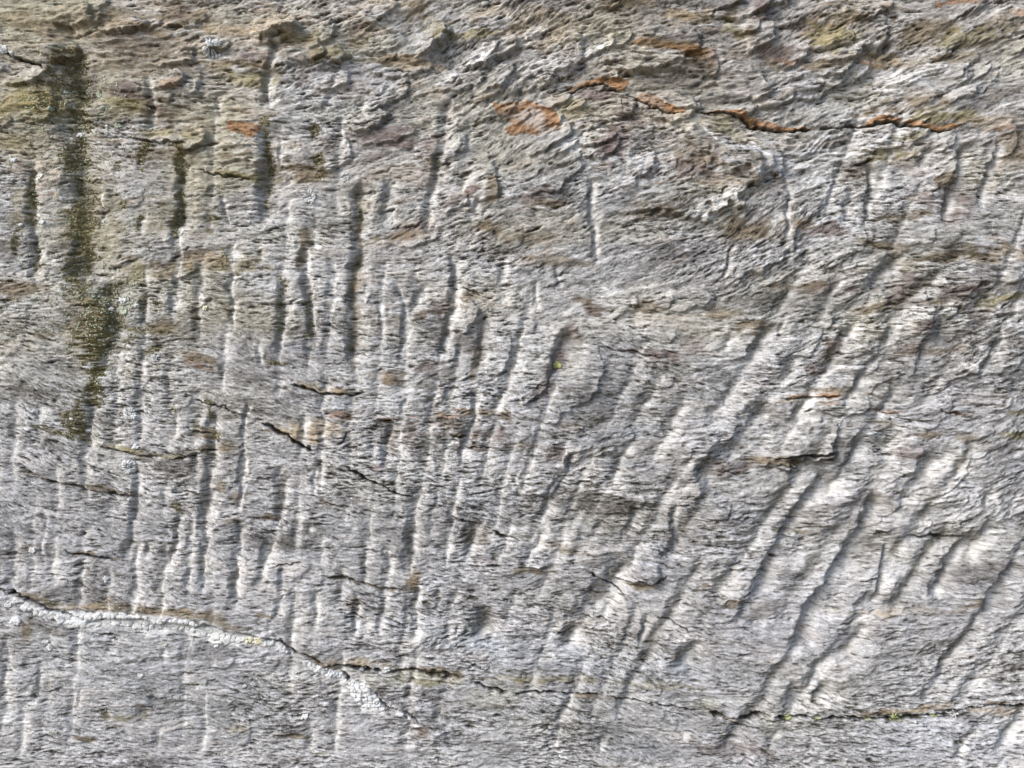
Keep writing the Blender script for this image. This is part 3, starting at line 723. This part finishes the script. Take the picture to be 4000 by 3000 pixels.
CRUSTS = ["100,2372,6 150,2396,16 200,2400,10 260,2415,20 320,2425,24 400,2415,22 480,2420,22 560,2440,26 620,2438,20 700,2440,20 780,2462,22 850,2488,20 920,2500,14 960,2502,8",
  "965,2502,10 1010,2502,13 1060,2520,10 1110,2540,9 1150,2560,6",
  "1185,2592,5 1230,2612,9 1280,2632,12 1320,2646,12 1345,2655,5",
  "1365,2672,10 1390,2700,34 1415,2722,44 1440,2740,34 1465,2758,16 1500,2766,8",
  "1555,2786,7 1580,2796,9 1605,2806,5"]
mossmask = np.zeros_like(PX)
fed = 0.20 * fnoise(26, 18, 101) + 0.14 * s3 + 0.10 * s2 + 0.15 * fnoise(70, 50, 102)
for t in STAINS.split():
    k, prm = t.split(':'); cx, cy, rx, ry, tl, st = map(float, prm.split(','))
    jy, ix = window([(cx, cy)], max(rx, ry) * 1.7 + 20)
    a = R(tl); cc, ss = math.cos(a), math.sin(a)
    X = WX[jy, ix] - cx; Y = WY[jy, ix] - cy
    st = st * (1.15 if k in 'bv' else .84 if k == 'm' else 1)
    u = (X * cc + Y * ss) / rx; v = (-X * ss + Y * cc) / ry
    r = np.sqrt(u * u + v * v) + fed[jy, ix] * (0.6 if k == 'r' else 1.0 if k == 'm' else 0.8)
    soft = 0.3 if k == 'r' else 0.5
    m = (1 - sst(1 - soft, 1 + soft * .6, r)) * min(KMAX[k], KMAX[k] * st)
    if k == 'm': mossmask[jy, ix] = np.maximum(mossmask[jy, ix], m)
    mm = m[..., None]
    c[jy, ix] = c[jy, ix] * (1 - mm) + lin(KCOL[k]) * (q[jy, ix] * 1.1 + 0.45) * mm
for sp in CRUSTS:
    pts = [tuple(map(float, p.split(','))) for p in sp.split()]
    jy, ix = window([p[:2] for p in pts], 60)
    cy = np.interp(WX[jy, ix], [p[0] for p in pts], [p[1] for p in pts], left=-9e3, right=-9e3); hw = np.interp(WX[jy, ix], [p[0] for p in pts], [p[2] for p in pts])
    m = (1 - sst(.8, 1.25, np.abs(WY[jy, ix] - cy) / (hw * 1.2 + 3) + .6 * fed[jy, ix])) * .85
    c[jy, ix] = c[jy, ix] * (1 - m[..., None]) + lin((.72, .73, .75)) * m[..., None]
    dirt[jy, ix] *= 1 - m
# iron-stained sheets (also cut out below as parts)
PATCH = {
 'p1': "1915,412 1960,400 2020,396 2075,378 2110,398 2160,410 2182,450 2186,490 2160,515 2110,534 2050,526 1985,528 1960,500 2000,470 1930,440",
 'p2': "885,475 925,470 975,478 1015,500 1012,515 970,532 925,526 888,512",
 'p3': "2212,345 2290,306 2350,292 2420,290 2455,312 2446,346 2400,338 2350,318 2290,326 2235,350",
 'p4': "2490,362 2540,360 2600,392 2640,416 2680,424 2676,440 2630,436 2570,414 2510,388",
 'p5': "2730,424 2800,424 2880,436 2960,462 3030,484 3110,494 3186,500 3180,506 3100,506 3010,500 2930,484 2900,458 2820,434",
 'p6': "3325,494 3370,476 3430,466 3510,470 3600,478 3660,494 3740,500 3725,514 3650,514 3590,500 3500,492 3420,486 3360,498",
 'p7': "2445,180 2500,160 2580,162 2680,180 2760,200 2740,232 2690,230 2620,200 2520,196",
}
def inside(poly, X, Y):
    m = np.zeros(X.shape, bool); n = len(poly)
    for i in range(n):
        (x1, y1), (x2, y2) = poly[i], poly[(i + 1) % n]
        if y1 == y2: continue
        cr = ((Y > y1) != (Y > y2)) & (X < (x2 - x1) * (Y - y1) / (y2 - y1) + x1)
        m ^= cr
    return m
patch_id = np.zeros((H, W), np.int8)
for n, (k, s) in enumerate(PATCH.items()):
    poly = conv('f', s); jy, ix = window(poly, 40)
    m = inside(poly, WX[jy, ix] + 2.5 * rough[jy, ix], WY[jy, ix] + 1.2 * s2[jy, ix])
    patch_id[jy, ix][m] = n + 1
    kc = lin((0.25, 0.142, 0.072)) if n < 6 else lin((0.17, 0.10, 0.045))
    grey = sst(-0.2, 1.6, fnoise(60, 40, 120 + n)[jy, ix] + 0.4 * s2[jy, ix])
    if n == 0:
        grey = np.clip(grey + np.exp(-(((PX[jy, ix] - 2085) / 38) ** 2 + ((PY[jy, ix] - 465) / 32) ** 2)), 0, 1)
    a = (0.95 - (0.6 if n == 0 else .35) * grey)[..., None] * m[..., None]
    c[jy, ix] = c[jy, ix] * (1 - a) + kc * (q[jy, ix] * 1.3 + 0.35) * a
    hgt[jy, ix] += np.where(m, 2.0, 0)
bz = np.clip(lit_bruise * .9, 0, .68)[..., None]  # pale crushed rock, with the lit faces painted in
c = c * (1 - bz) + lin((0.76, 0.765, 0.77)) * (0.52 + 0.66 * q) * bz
# earth lodged in open cracks and partings, algae in damp groove floors, dirt and painted shade on unlit left walls
sh = np.clip((shelter - 0.35) * .35, 0, .3) * (1 - sst(1700, 2600, PX) * .7) * np.clip(1 + .6 * fed * 2, 0, 1.5)
c = mixin(c, (0.17, 0.15, 0.085), np.clip(sh * (1 - lit_bruise), 0, 1))
c = mixin(c, (0.160, 0.150, 0.118), np.clip(shade_grime * (1 - lit_bruise) * .55, 0, .6))
dz = np.clip(dirt * 0.9, 0, .92)[..., None]
c = c * (1 - dz) + lin((0.030, 0.026, 0.018)) * dz
gz = np.clip(gap * 0.9 + dash * .55, 0, .75)[..., None]
c = c * (1 - gz) + lin((0.060, 0.055, 0.040)) * gz
c = np.clip(c, 0.008, 0.82).astype(np.float32)

# ------------------------------------------------------------------ mesh of the face, split at its real joints
VX = (PX - 2000) * S; VZ = (1500 - PY) * S; VY = -hgt * S
CO = np.stack([VX, VY, VZ], -1).reshape(-1, 3).astype(np.float32)
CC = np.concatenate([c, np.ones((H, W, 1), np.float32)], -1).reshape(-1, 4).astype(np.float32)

def line_y(s, x):
    p = conv('f', s); return np.interp(x, [a for a, _ in p], [b for _, b in p])
low = "-9000,2250 -80,2290 0,2312 130,2350 220,2385 330,2422 560,2425 850,2455 1010,2490 1160,2550 1290,2596 1345,2645 1430,2690 1480,2745 1545,2775 1600,2795 1722,2860 1800,2900 1990,2704 2110,2703 2360,2716 2600,2752 2850,2800 3010,2806 3600,2800 3780,2784 3850,2765 4000,2752 13000,2740"
mid_s = "1320,2600 1420,2612 1600,2618 1820,2640 1990,2704 1990,2705"
top = "-9000,100 0,180 190,280 475,528 740,560 1000,545 1280,482 1500,482 1760,470 1920,410 2210,362 2290,308 2420,290 2440,352 2560,402 2680,428 2870,446 3030,497 3185,502 3350,482 3500,474 3740,508 4000,440 13000,300"
YL, YT = line_y(low, WX), line_y(top, WX)
reg = np.zeros((H, W), np.int8)
reg[WY > YL] = 1
reg[WY < YT] = 2
wedge = (WX > 1330) & (WX < 1990) & (WY > line_y("1320,2600 1420,2612 1600,2618 1820,2640 1990,2704", WX)) & (WY < YL)
reg[wedge] = 3
BLK = {4: "2395,2195 2450,2172 2540,2180 2605,2195 2614,2230 2590,2264 2560,2284 2480,2274 2402,2278",
       5: "2725,474 2790,518 2860,560 2930,620 2920,680 2850,722 2790,742 2680,720 2560,660 2500,560 2600,500",
       6: "1025,1652 1140,1718 1180,1738 1243,1762 1300,1736 1400,1672 1400,1630 1250,1600 1100,1630",
       7: "2960,1640 3100,1560 3270,1600 3330,1680 3270,1748 3170,1780 2995,1788"}
for k, s in BLK.items():
    poly = conv('f', s); jy, ix = window(poly, 30)
    m = inside(poly, WX[jy, ix], WY[jy, ix]); reg[jy, ix][m] = k
cell = reg[:-1, :-1].copy(); pid = patch_id[:-1, :-1]; cell[pid > 0] = 10 + pid[pid > 0]
jj, ii = np.mgrid[0:H - 1, 0:W - 1]
v0 = (jj * W + ii).ravel().astype(np.int32)
quads = np.stack([v0, v0 + W, v0 + W + 1, v0 + 1], -1)
cf = cell.ravel()

def sheet(name, sel, parent, mat):
    q4 = quads[sel]
    used = np.unique(q4); rem = np.full(W * H, -1, np.int32); rem[used] = np.arange(len(used), dtype=np.int32)
    me = bpy.data.meshes.new(name)
    nf = len(q4)
    me.vertices.add(len(used)); me.vertices.foreach_set('co', CO[used].ravel())
    me.loops.add(nf * 4); me.loops.foreach_set('vertex_index', rem[q4].ravel())
    me.polygons.add(nf); me.polygons.foreach_set('loop_start', np.arange(0, nf * 4, 4, dtype=np.int32))
    me.update(calc_edges=True)
    me.polygons.foreach_set('use_smooth', np.ones(nf, bool))
    at = me.color_attributes.new('mineral', 'FLOAT_COLOR', 'POINT')
    at.data.foreach_set('color', CC[used].ravel())
    me.materials.append(mat)
    o = bpy.data.objects.new(name, me); o.parent = parent; col.objects.link(o)
    return o

face = bpy.data.objects.new('rock_face', None); col.objects.link(face)
face['kind'] = 'structure'
face['label'] = 'grey mica schist rock face scored by chisel marks'
for k, nm, lb in ((0, 'middle_bed', 'chisel-marked grey bed between the two long seams'), (1, 'lower_bed', 'smoother grey bed below the long bottom crack'),
                  (2, 'upper_bed', 'rugged buff and grey bed above the rusty seam'), (3, 'wedge_slab', 'slab wedged in the fork of the bottom crack'),
                  (4, 'overhanging_block', 'small grey block with a shaded brown underside'), (5, 'angular_block', 'brownish block with a pale sharp edge'),
                  (6, 'buff_flake', 'buff flake over a short open crack'), (7, 'bulging_block', 'pale bulge above a dark split')):
    o = sheet(nm, cf == k, face, M_ROCK); o['label'] = lb
for n in range(len(PATCH)):
    o = sheet('iron_stained_patch', cf == 11 + n, face, M_ROCK)
    o['label'] = 'dark brown stained hollow' if n == 6 else 'rusty orange iron-stained rock'

# body of the outcrop behind the surveyed face, down into the ground
x0, x1 = float(VX.min()), float(VX.max()); z0, z1 = float(VZ.min()), float(VZ.max())

# ------------------------------------------------------------------ helpers for things growing on the face
def surf(x, y):
    """point on the face and outward normal at survey position"""
    i = np.interp(x, AX, np.arange(W)); j = np.interp(y, AY, np.arange(H))
    i0, j0 = int(i), int(j); fi, fj = i - i0, j - j0
    h = hgt
    z = (h[j0, i0] * (1 - fi) + h[j0, i0 + 1] * fi) * (1 - fj) + (h[j0 + 1, i0] * (1 - fi) + h[j0 + 1, i0 + 1] * fi) * fj
    a, b = max(i0 - 2, 0), i0 + 3; e, f = max(j0 - 2, 0), j0 + 3
    dx = (h[j0, b] - h[j0, a]) / (AX[b] - AX[a]); dy = (h[f, i0] - h[e, i0]) / (AY[f] - AY[e])
    n = Vector((-dx, -1, dy)).normalized()     # world: x, y, z (z is minus survey y)
    return Vector(((x - 2000) * S, -z * S, (1500 - y) * S)), n

def pebble(verts, faces, x, y, rx, ry, ang, hh, sides=8, lift=0.0, r=random, tip=0.0):
    """low irregular dome hugging the face; all sizes in survey units"""
    base = len(verts); ca, sa = math.cos(ang), math.sin(ang)
    js = [r.uniform(0.78, 1.2) for _ in range(sides)]
    for ring, (k, up) in enumerate(((1.0, -0.6), (0.88, 0.75), (0.55, 1.0))):
        for i in range(sides):
            a = 2 * math.pi * i / sides
            u = math.cos(a) * rx * k * js[i]; v = math.sin(a) * ry * k * js[i]
            if tip: v *= 1 + tip * math.cos(a)
            px, py = x + u * ca - v * sa, y + u * sa + v * ca
            p, n = surf(px, py)
            verts.append(tuple(p + Vector((0, -1, 0)) * ((up * hh + lift) * S)))
    p, n = surf(x, y); verts.append(tuple(p + Vector((0, -1, 0)) * ((hh * 1.05 + lift) * S)))
    for g in range(2):
        for i in range(sides):
            a, b = base + g * sides + i, base + g * sides + (i + 1) % sides
            faces.append((a, b, b + sides, a + sides))
    t = base + 3 * sides
    for i in range(sides):
        faces.append((base + 2 * sides + i, base + 2 * sides + (i + 1) % sides, t))

def build(name, verts, faces, mat, parent=None, loc=None):
    me = bpy.data.meshes.new(name)
    if loc is not None: verts = [(a - loc[0], b - loc[1], d - loc[2]) for a, b, d in verts]
    me.from_pydata(verts, [], faces); me.materials.append(mat)
    me.polygons.foreach_set('use_smooth', np.ones(len(faces), bool)); me.update()
    o = bpy.data.objects.new(name, me); o.parent = parent; col.objects.link(o)
    if loc is not None and parent is None: o.location = loc
    return o

def tag(o, label, cat, group=None, kind=None):
    if label: o['label'] = label
    if cat: o['category'] = cat
    if group: o['group'] = group
    if kind: o['kind'] = kind
    return o

def empty(name, x, y):
    o = bpy.data.objects.new(name, None); p, _ = surf(x, y); o.location = p; o.empty_display_size = .02
    col.objects.link(o); return o

# rosette lichens: a ring of forked lobes round a small centre
def rosette(x, y, rad, mat, label, seed, n=16, gap=0.0, inner=0.28, slim=0.17):
    r = random.Random(seed); root = empty('rosette_lichen', x, y); loc = root.location
    tag(root, label, 'lichen', 'rosette lichens on the rock face')
    for i in range(n):
        a = 2 * math.pi * (i + r.uniform(-.3, .3)) / n
        if r.random() < gap: continue
        ln = rad * r.uniform(.75, 1.05); m = (inner * rad + ln) / 2
        v, f = [], []
        pebble(v, f, x + m * math.cos(a), y + m * math.sin(a), (ln - inner * rad) / 2 * 1.1, rad * slim * r.uniform(.8, 1.2), a, 4.5, 8, 1.5, r, .35)
        e = r.choice((-1, 1)) * .32
        pebble(v, f, x + ln * .9 * math.cos(a + e), y + ln * .9 * math.sin(a + e), rad * .2, rad * .12, a + e, 4, 7, 1.5, r)
        build('lobe', v, f, mat, root, loc)
    v, f = [], []
    for _ in range(4):
        pebble(v, f, x + r.uniform(-.2, .2) * rad, y + r.uniform(-.2, .2) * rad, rad * .16, rad * .13, r.uniform(0, 3), 3.5, 7, 1.5, r)
    build('centre', v, f, mat, root, loc)

rosette(832, 190, 40, M_WHITE, 'white rosette lichen of slender lobes with dark gaps, high on the pale buff rock', 1, 13, .05, .3, .10)
rosette(503, 1822, 31, M_WHITE, 'crisp white star-shaped lichen above the end of the long brown ledge', 2, 12)
rosette(508, 1617, 28, M_WHITE, 'faint flat white rosette lichen on the pale chiselled rib', 3, 14, .1)
rosette(1210, 768, 27, M_WHITE, 'frilly whitish rosette lichen right of the deep upper groove', 4, 14, .15)
rosette(1345, 690, 19, M_WHITE, 'small broken white rosette lichen above and right of the frilly one', 5, 11, .3)
rosette(2178, 1425, 17, M_YELLOW, 'yellow-green rosette lichen tucked in the dark rusty cleft', 6, 12, 0, .1)
rosette(612, 1398, 17, M_WHITE, 'tiny white forked rosette lichen beside a small moss spot', 7, 9, .3)
rosette(1062, 384, 15, M_WHITE, 'tiny white lichen at the foot of the upper groove', 8, 8, .3)
rosette(1388, 414, 12, M_WHITE, 'tiniest white rosette lichen on bare grey rock above the thin rusty seam', 9, 7, .4)

# single crusty lichens that can be told apart
def blob(name, x, y, rx, ry, ang, mat, label, seed, k=5, hh=4, group='small crusty lichens on the rock face'):
    r = random.Random(seed); v, f = [], []; loc = surf(x, y)[0]
    for i in range(k):
        a = 2 * math.pi * i / k + r.uniform(-.4, .4); d = .52 if k > 1 else 0
        pebble(v, f, x + d * rx * math.cos(a), y + d * ry * math.sin(a), rx * .55, ry * .55, r.uniform(0, 3), hh * r.uniform(.8, 1.3), 8, 1, r)
    if k > 1: pebble(v, f, x, y, rx * .5, ry * .5, ang, hh * 1.2, 8, 1, r)
    return tag(build(name, v, f, mat, None, loc), label, 'lichen', group)
BL = [
 (12, 192, 26, 15, 0, 'W', 'white crusty lichen at the start of the upper left crack'),
 (48, 212, 14, 9, 0, 'W', 'small white crusty lichen just along the upper left crack'),
 (290, 515, 15, 8, 0, 'W', 'white forked lichen across the dark mossy streak'),
 (310, 337, 11, 9, 0, 'P', 'pale lichen dot in the dark corner beneath the mossy overhang'),
 (242, 350, 8, 7, 0, 'P', 'round pale green lichen dot on the mossy shelf'),
 (201, 426, 9, 9, 0, 'P', 'pale lichen cluster low on the mossy shelf'),
 (362, 352, 13, 13, 0, 'P', 'pale ringed lichen under the olive rock nose'),
 (392, 415, 10, 8, 0, 'P', 'pale green lichen right of the moss below the rock nose'),
 (455, 488, 15, 10, 0, 'P', 'grey-green lichen with a dark rim above the small rusty ledge'),
 (408, 490, 8, 8, 0, 'W', 'small whitish lichen left of the dark-rimmed one'),
 (48, 625, 17, 9, -20, 'W', 'white crusty lichen on the pale rock left of the dark streak'),
 (160, 686, 12, 10, 0, 'W', 'white lichen cluster right of the dark streak'),
 (237, 771, 8, 5, 0, 'W', 'small white lichen on the middle of the moss streak'),
 (165, 866, 13, 11, 0, 'W', 'white lichen cluster between dark streak and moss'),
 (80, 878, 10, 7, 0, 'W', 'white lichen left of the lower dark streak'),
 (475, 1172, 19, 11, -8, 'W', 'oval white crusty lichen right of the moss'),
 (535, 1195, 13, 8, -15, 'W', 'white lichen smear beside the oval crust'),
 (433, 1207, 10, 9, 0, 'W', 'white lichen on the edge of the lower moss'),
 (482, 1215, 14, 16, 0, 'P', 'loose pale lichen cluster beneath the oval crust'),
 (395, 1032, 9, 8, 0, 'P', 'round pale lichen on the pale lip beside the moss'),
 (903, 1017, 8, 6, 0, 'W', 'small round white lichen above a chiselled strip'),
 (803, 1203, 13, 10, 0, 'C', 'cream round lichen beside a brown pit'),
 (1428, 1175, 8, 10, 0, 'W', 'round white lichen right of the longest dark groove'),
 (135, 1608, 16, 7, 0, 'W', 'flat white lichen left of the foot of the moss streak'),
 (281, 1637, 8, 6, 20, 'W', 'small oval white lichen in the lowest moss'),
 (333, 1684, 9, 7, -20, 'W', 'oval whitish lichen beside the foot of the moss streak'),
 (531, 1747, 14, 11, 0, 'W', 'round whitish lichen crust above the star-shaped one'),
 (510, 1951, 11, 7, 0, 'W', 'pale lichen at the right end of the long brown ledge'),
 (125, 2150, 15, 13, 0, 'W', 'lone white lichen on bare grey rock left of the short brown slit'),
 (415, 2262, 12, 12, 40, 'W', 'faint bluish white lichen under the short brown slit'),
 (35, 2362, 17, 9, 0, 'W', 'white crust below the far left end of the bottom crack'),
 (68, 2422, 24, 17, 20, 'W', 'large white crust lobe hanging below the left end of the bottom crack'),
 (181, 2507, 14, 9, 10, 'W', 'upper of two white crusts below the broad pale crust'),
 (195, 2528, 12, 15, 0, 'W', 'lower of two white crusts below the broad pale crust'),
 (550, 2638, 15, 7, 5, 'W', 'flat white lichen on the lower grey bed'),
 (845, 2525, 10, 6, 0, 'W', 'small white lichen under the bright end of the crust'),
 (803, 2667, 7, 7, 0, 'P', 'pale round lichen at the end of a short olive slit'),
 (954, 2682, 8, 7, 0, 'W', 'round white lichen alone on smooth rock below the crust'),
 (222, 2855, 10, 7, 0, 'P', 'pale oval lichen near the bottom left'),
 (1188, 2804, 18, 7, -8, 'W', 'white smear of lichen left of the forked crack'),
 (1512, 2618, 13, 12, 0, 'W', 'bright white lichen knob on the crack beside the wedge slab'),
 (1415, 2618, 12, 5, 0, 'W', 'thin whitish lichen on the crack left of the bright knob'),
 (3081, 2804, 15, 7, 0, 'Y', 'leftmost yellow lichen in the right-hand crack'),
 (3190, 2805, 12, 5, 0, 'Y', 'second small yellow lichen in the right-hand crack'),
 (3392, 2807, 17, 5, 0, 'Y', 'thin yellow lichen strip in the middle of the right-hand crack'),
 (3505, 2804, 34, 6, 0, 'Y', 'longest yellow lichen strip in the right-hand crack'),
 (3655, 2797, 15, 6, -4, 'Y', 'yellow lichen beside the pale blue crust in the right-hand crack'),
 (3720, 2790, 34, 6, -6, 'W', 'pale bluish white crust at the right end of the crack lichens'),
 (3578, 2822, 4, 6, 0, 'W', 'tiny white fleck just under the right-hand crack'),
 (1140, 1432, 6, 5, 0, 'W', 'small white fleck by a pale tool mark'),
 (650, 2516, 9, 7, 0, 'P', 'faint pale fleck under the middle of the crust'),
]
MM = {'W': M_WHITE, 'P': M_PALE, 'Y': M_YELLOW, 'C': M_CREAM}
for n, (x, y, rx, ry, an, k, lb) in enumerate(BL):
    blob('crusty_lichen', x, y, rx, ry, R(an), MM[k], lb, 50 + n, 6 if rx > 12 else 4, 3.5)

# broad pale crust filling the bottom crack: cracked areoles packed edge to edge
def crust(label, spine, seed, mat_f, size=9, group=None, keep=.93):
    r = random.Random(seed); pts = [tuple(map(float, p.split(','))) for p in spine.split()]   # x, y, half width
    root = empty('lichen_crust', pts[0][0], pts[0][1]); tag(root, label, 'lichen crust', group); loc = root.location
    cells = []
    x = pts[0][0]
    while x < pts[-1][0]:
        cy = np.interp(x, [p[0] for p in pts], [p[1] for p in pts]); hw = np.interp(x, [p[0] for p in pts], [p[2] for p in pts])
        n = max(1, int(round(2 * hw / (size * 1.35))))
        for j in range(n):
            yy = cy - hw + (j + .5) * 2 * hw / n
            if r.random() < keep:
                cells.append((x + r.uniform(-.35, .35) * size, yy + r.uniform(-.3, .3) * size, r))
        x += size * 1.35
    cells.sort(key=lambda t: t[1])
    for n, (cx, cy, _) in enumerate(cells):
        v, f = [], []
        g = r.uniform(.6, 1.3)
        pebble(v, f, cx, cy, size * 1.05 * g, size * .98 * g * r.uniform(.8, 1.1), r.uniform(0, 3), r.uniform(1.2, 3.2), 11, 1.0, r)
        build('areole', v, f, mat_f(cx, cy), root, loc)
crust('broad cracked white lichen crust along the left bottom crack', CRUSTS[0], 3,
      lambda x, y: M_WHITE, 15)
crust('narrow pale blue and cream crust where the bottom crack steepens', CRUSTS[1], 4,
      lambda x, y: M_CREAM if x < 1025 else M_WHITE, 9)
crust('thin bluish white crust under the steep part of the crack', CRUSTS[2], 5, lambda x, y: M_WHITE, 8)
crust('ragged white crust triangle in the fork of the bottom crack', CRUSTS[3], 6, lambda x, y: M_WHITE, 8, keep=.8)
crust('small pale crust strip before the end of the forked crack', CRUSTS[4], 7, lambda x, y: M_WHITE, 8)

# fine lichen flecks over the left side: too many and too small to count
v, f = [], []
r = random.Random(9)
def fleck(x, y, s): pebble(v, f, x, y, s, s * r.uniform(.7, 1), r.uniform(0, 3), s * .55, 5, .5, r)
def inb(x, y): return -100 < x < 4100 and -100 < y < 3100
for (cx, cy, sx, sy, n, s0, s1) in ((250, 420, 110, 110, 200, 1.8, 5), (310, 760, 70, 200, 170, 1.6, 4), (380, 1240, 90, 90, 330, 1.8, 4.6), (370, 1480, 70, 110, 110, 1.6, 4.2),
                                    (140, 800, 70, 260, 200, 1.6, 4.2), (450, 550, 170, 120, 120, 1.6, 4), (650, 800, 160, 220, 120, 1.5, 3.6), (500, 1180, 60, 50, 90, 2, 5),
                                    (150, 1250, 120, 60, 60, 1.6, 4), (300, 2200, 260, 260, 120, 1.4, 3.4), (400, 2700, 320, 160, 220, 1.4, 3.8), (1100, 900, 500, 500, 200, 1.3, 3),
                                    (900, 2600, 500, 250, 150, 1.3, 3.2), (330, 1650, 100, 80, 60, 1.5, 4)):
    for _ in range(n):
        x, y = r.gauss(cx, sx), r.gauss(cy, sy)
        if inb(x, y): fleck(x, y, r.uniform(s0, s1) * (1.15 if r.random() < .15 else 1))
tag(build('lichen_flecks', v, f, M_PALE), 'fine pale lichen flecks scattered over the mossy left side', 'lichen flecks', None, 'stuff')

# moss: short cushions growing through the dark streaks
v, f = [], []
r = random.Random(12)
ys, xs = np.where(mossmask > .38)
pick = np.random.default_rng(3).choice(len(ys), size=min(len(ys), 11000), replace=False)
for k in pick:
    i, j = xs[k], ys[k]
    x, y = AX[i] + r.uniform(-2, 2), AY[j] + r.uniform(-2, 2)
    if not inb(x, y) or r.random() > mossmask[j, i]: continue
    s_ = r.uniform(1.8, 4.0); p, n = surf(x, y); b0 = len(v)
    for a in range(5):
        t = 2 * math.pi * a / 5 + r.uniform(-.3, .3)
        v.append((p.x + math.cos(t) * s_ * S, p.y + 1.0 * S, p.z + math.sin(t) * s_ * S))
    v.append((p.x + r.uniform(-1, 1) * S, p.y - s_ * r.uniform(.7, 1.7) * S, p.z + r.uniform(-1, 1) * S))
    for a in range(5): f.append((b0 + a, b0 + (a + 1) % 5, b0 + 5))
tag(build('moss', v, f, M_MOSS), 'dark olive moss and algae filling the damp streak down the left', 'moss', None, 'stuff')

# ------------------------------------------------------------------ ground in front of the outcrop
zg = z0 + 0.002
g = bpy.data.meshes.new('ground')
g.from_pydata([(-400, -800, zg), (400, -800, zg), (400, .05, zg), (-400, .05, zg)], [], [(0, 1, 2, 3)])
g.materials.append(M_SOIL)
go = bpy.data.objects.new('ground', g); col.objects.link(go); go['kind'] = 'structure'
print('grid', W, H, 'x', x0, x1, 'z', z0, z1)
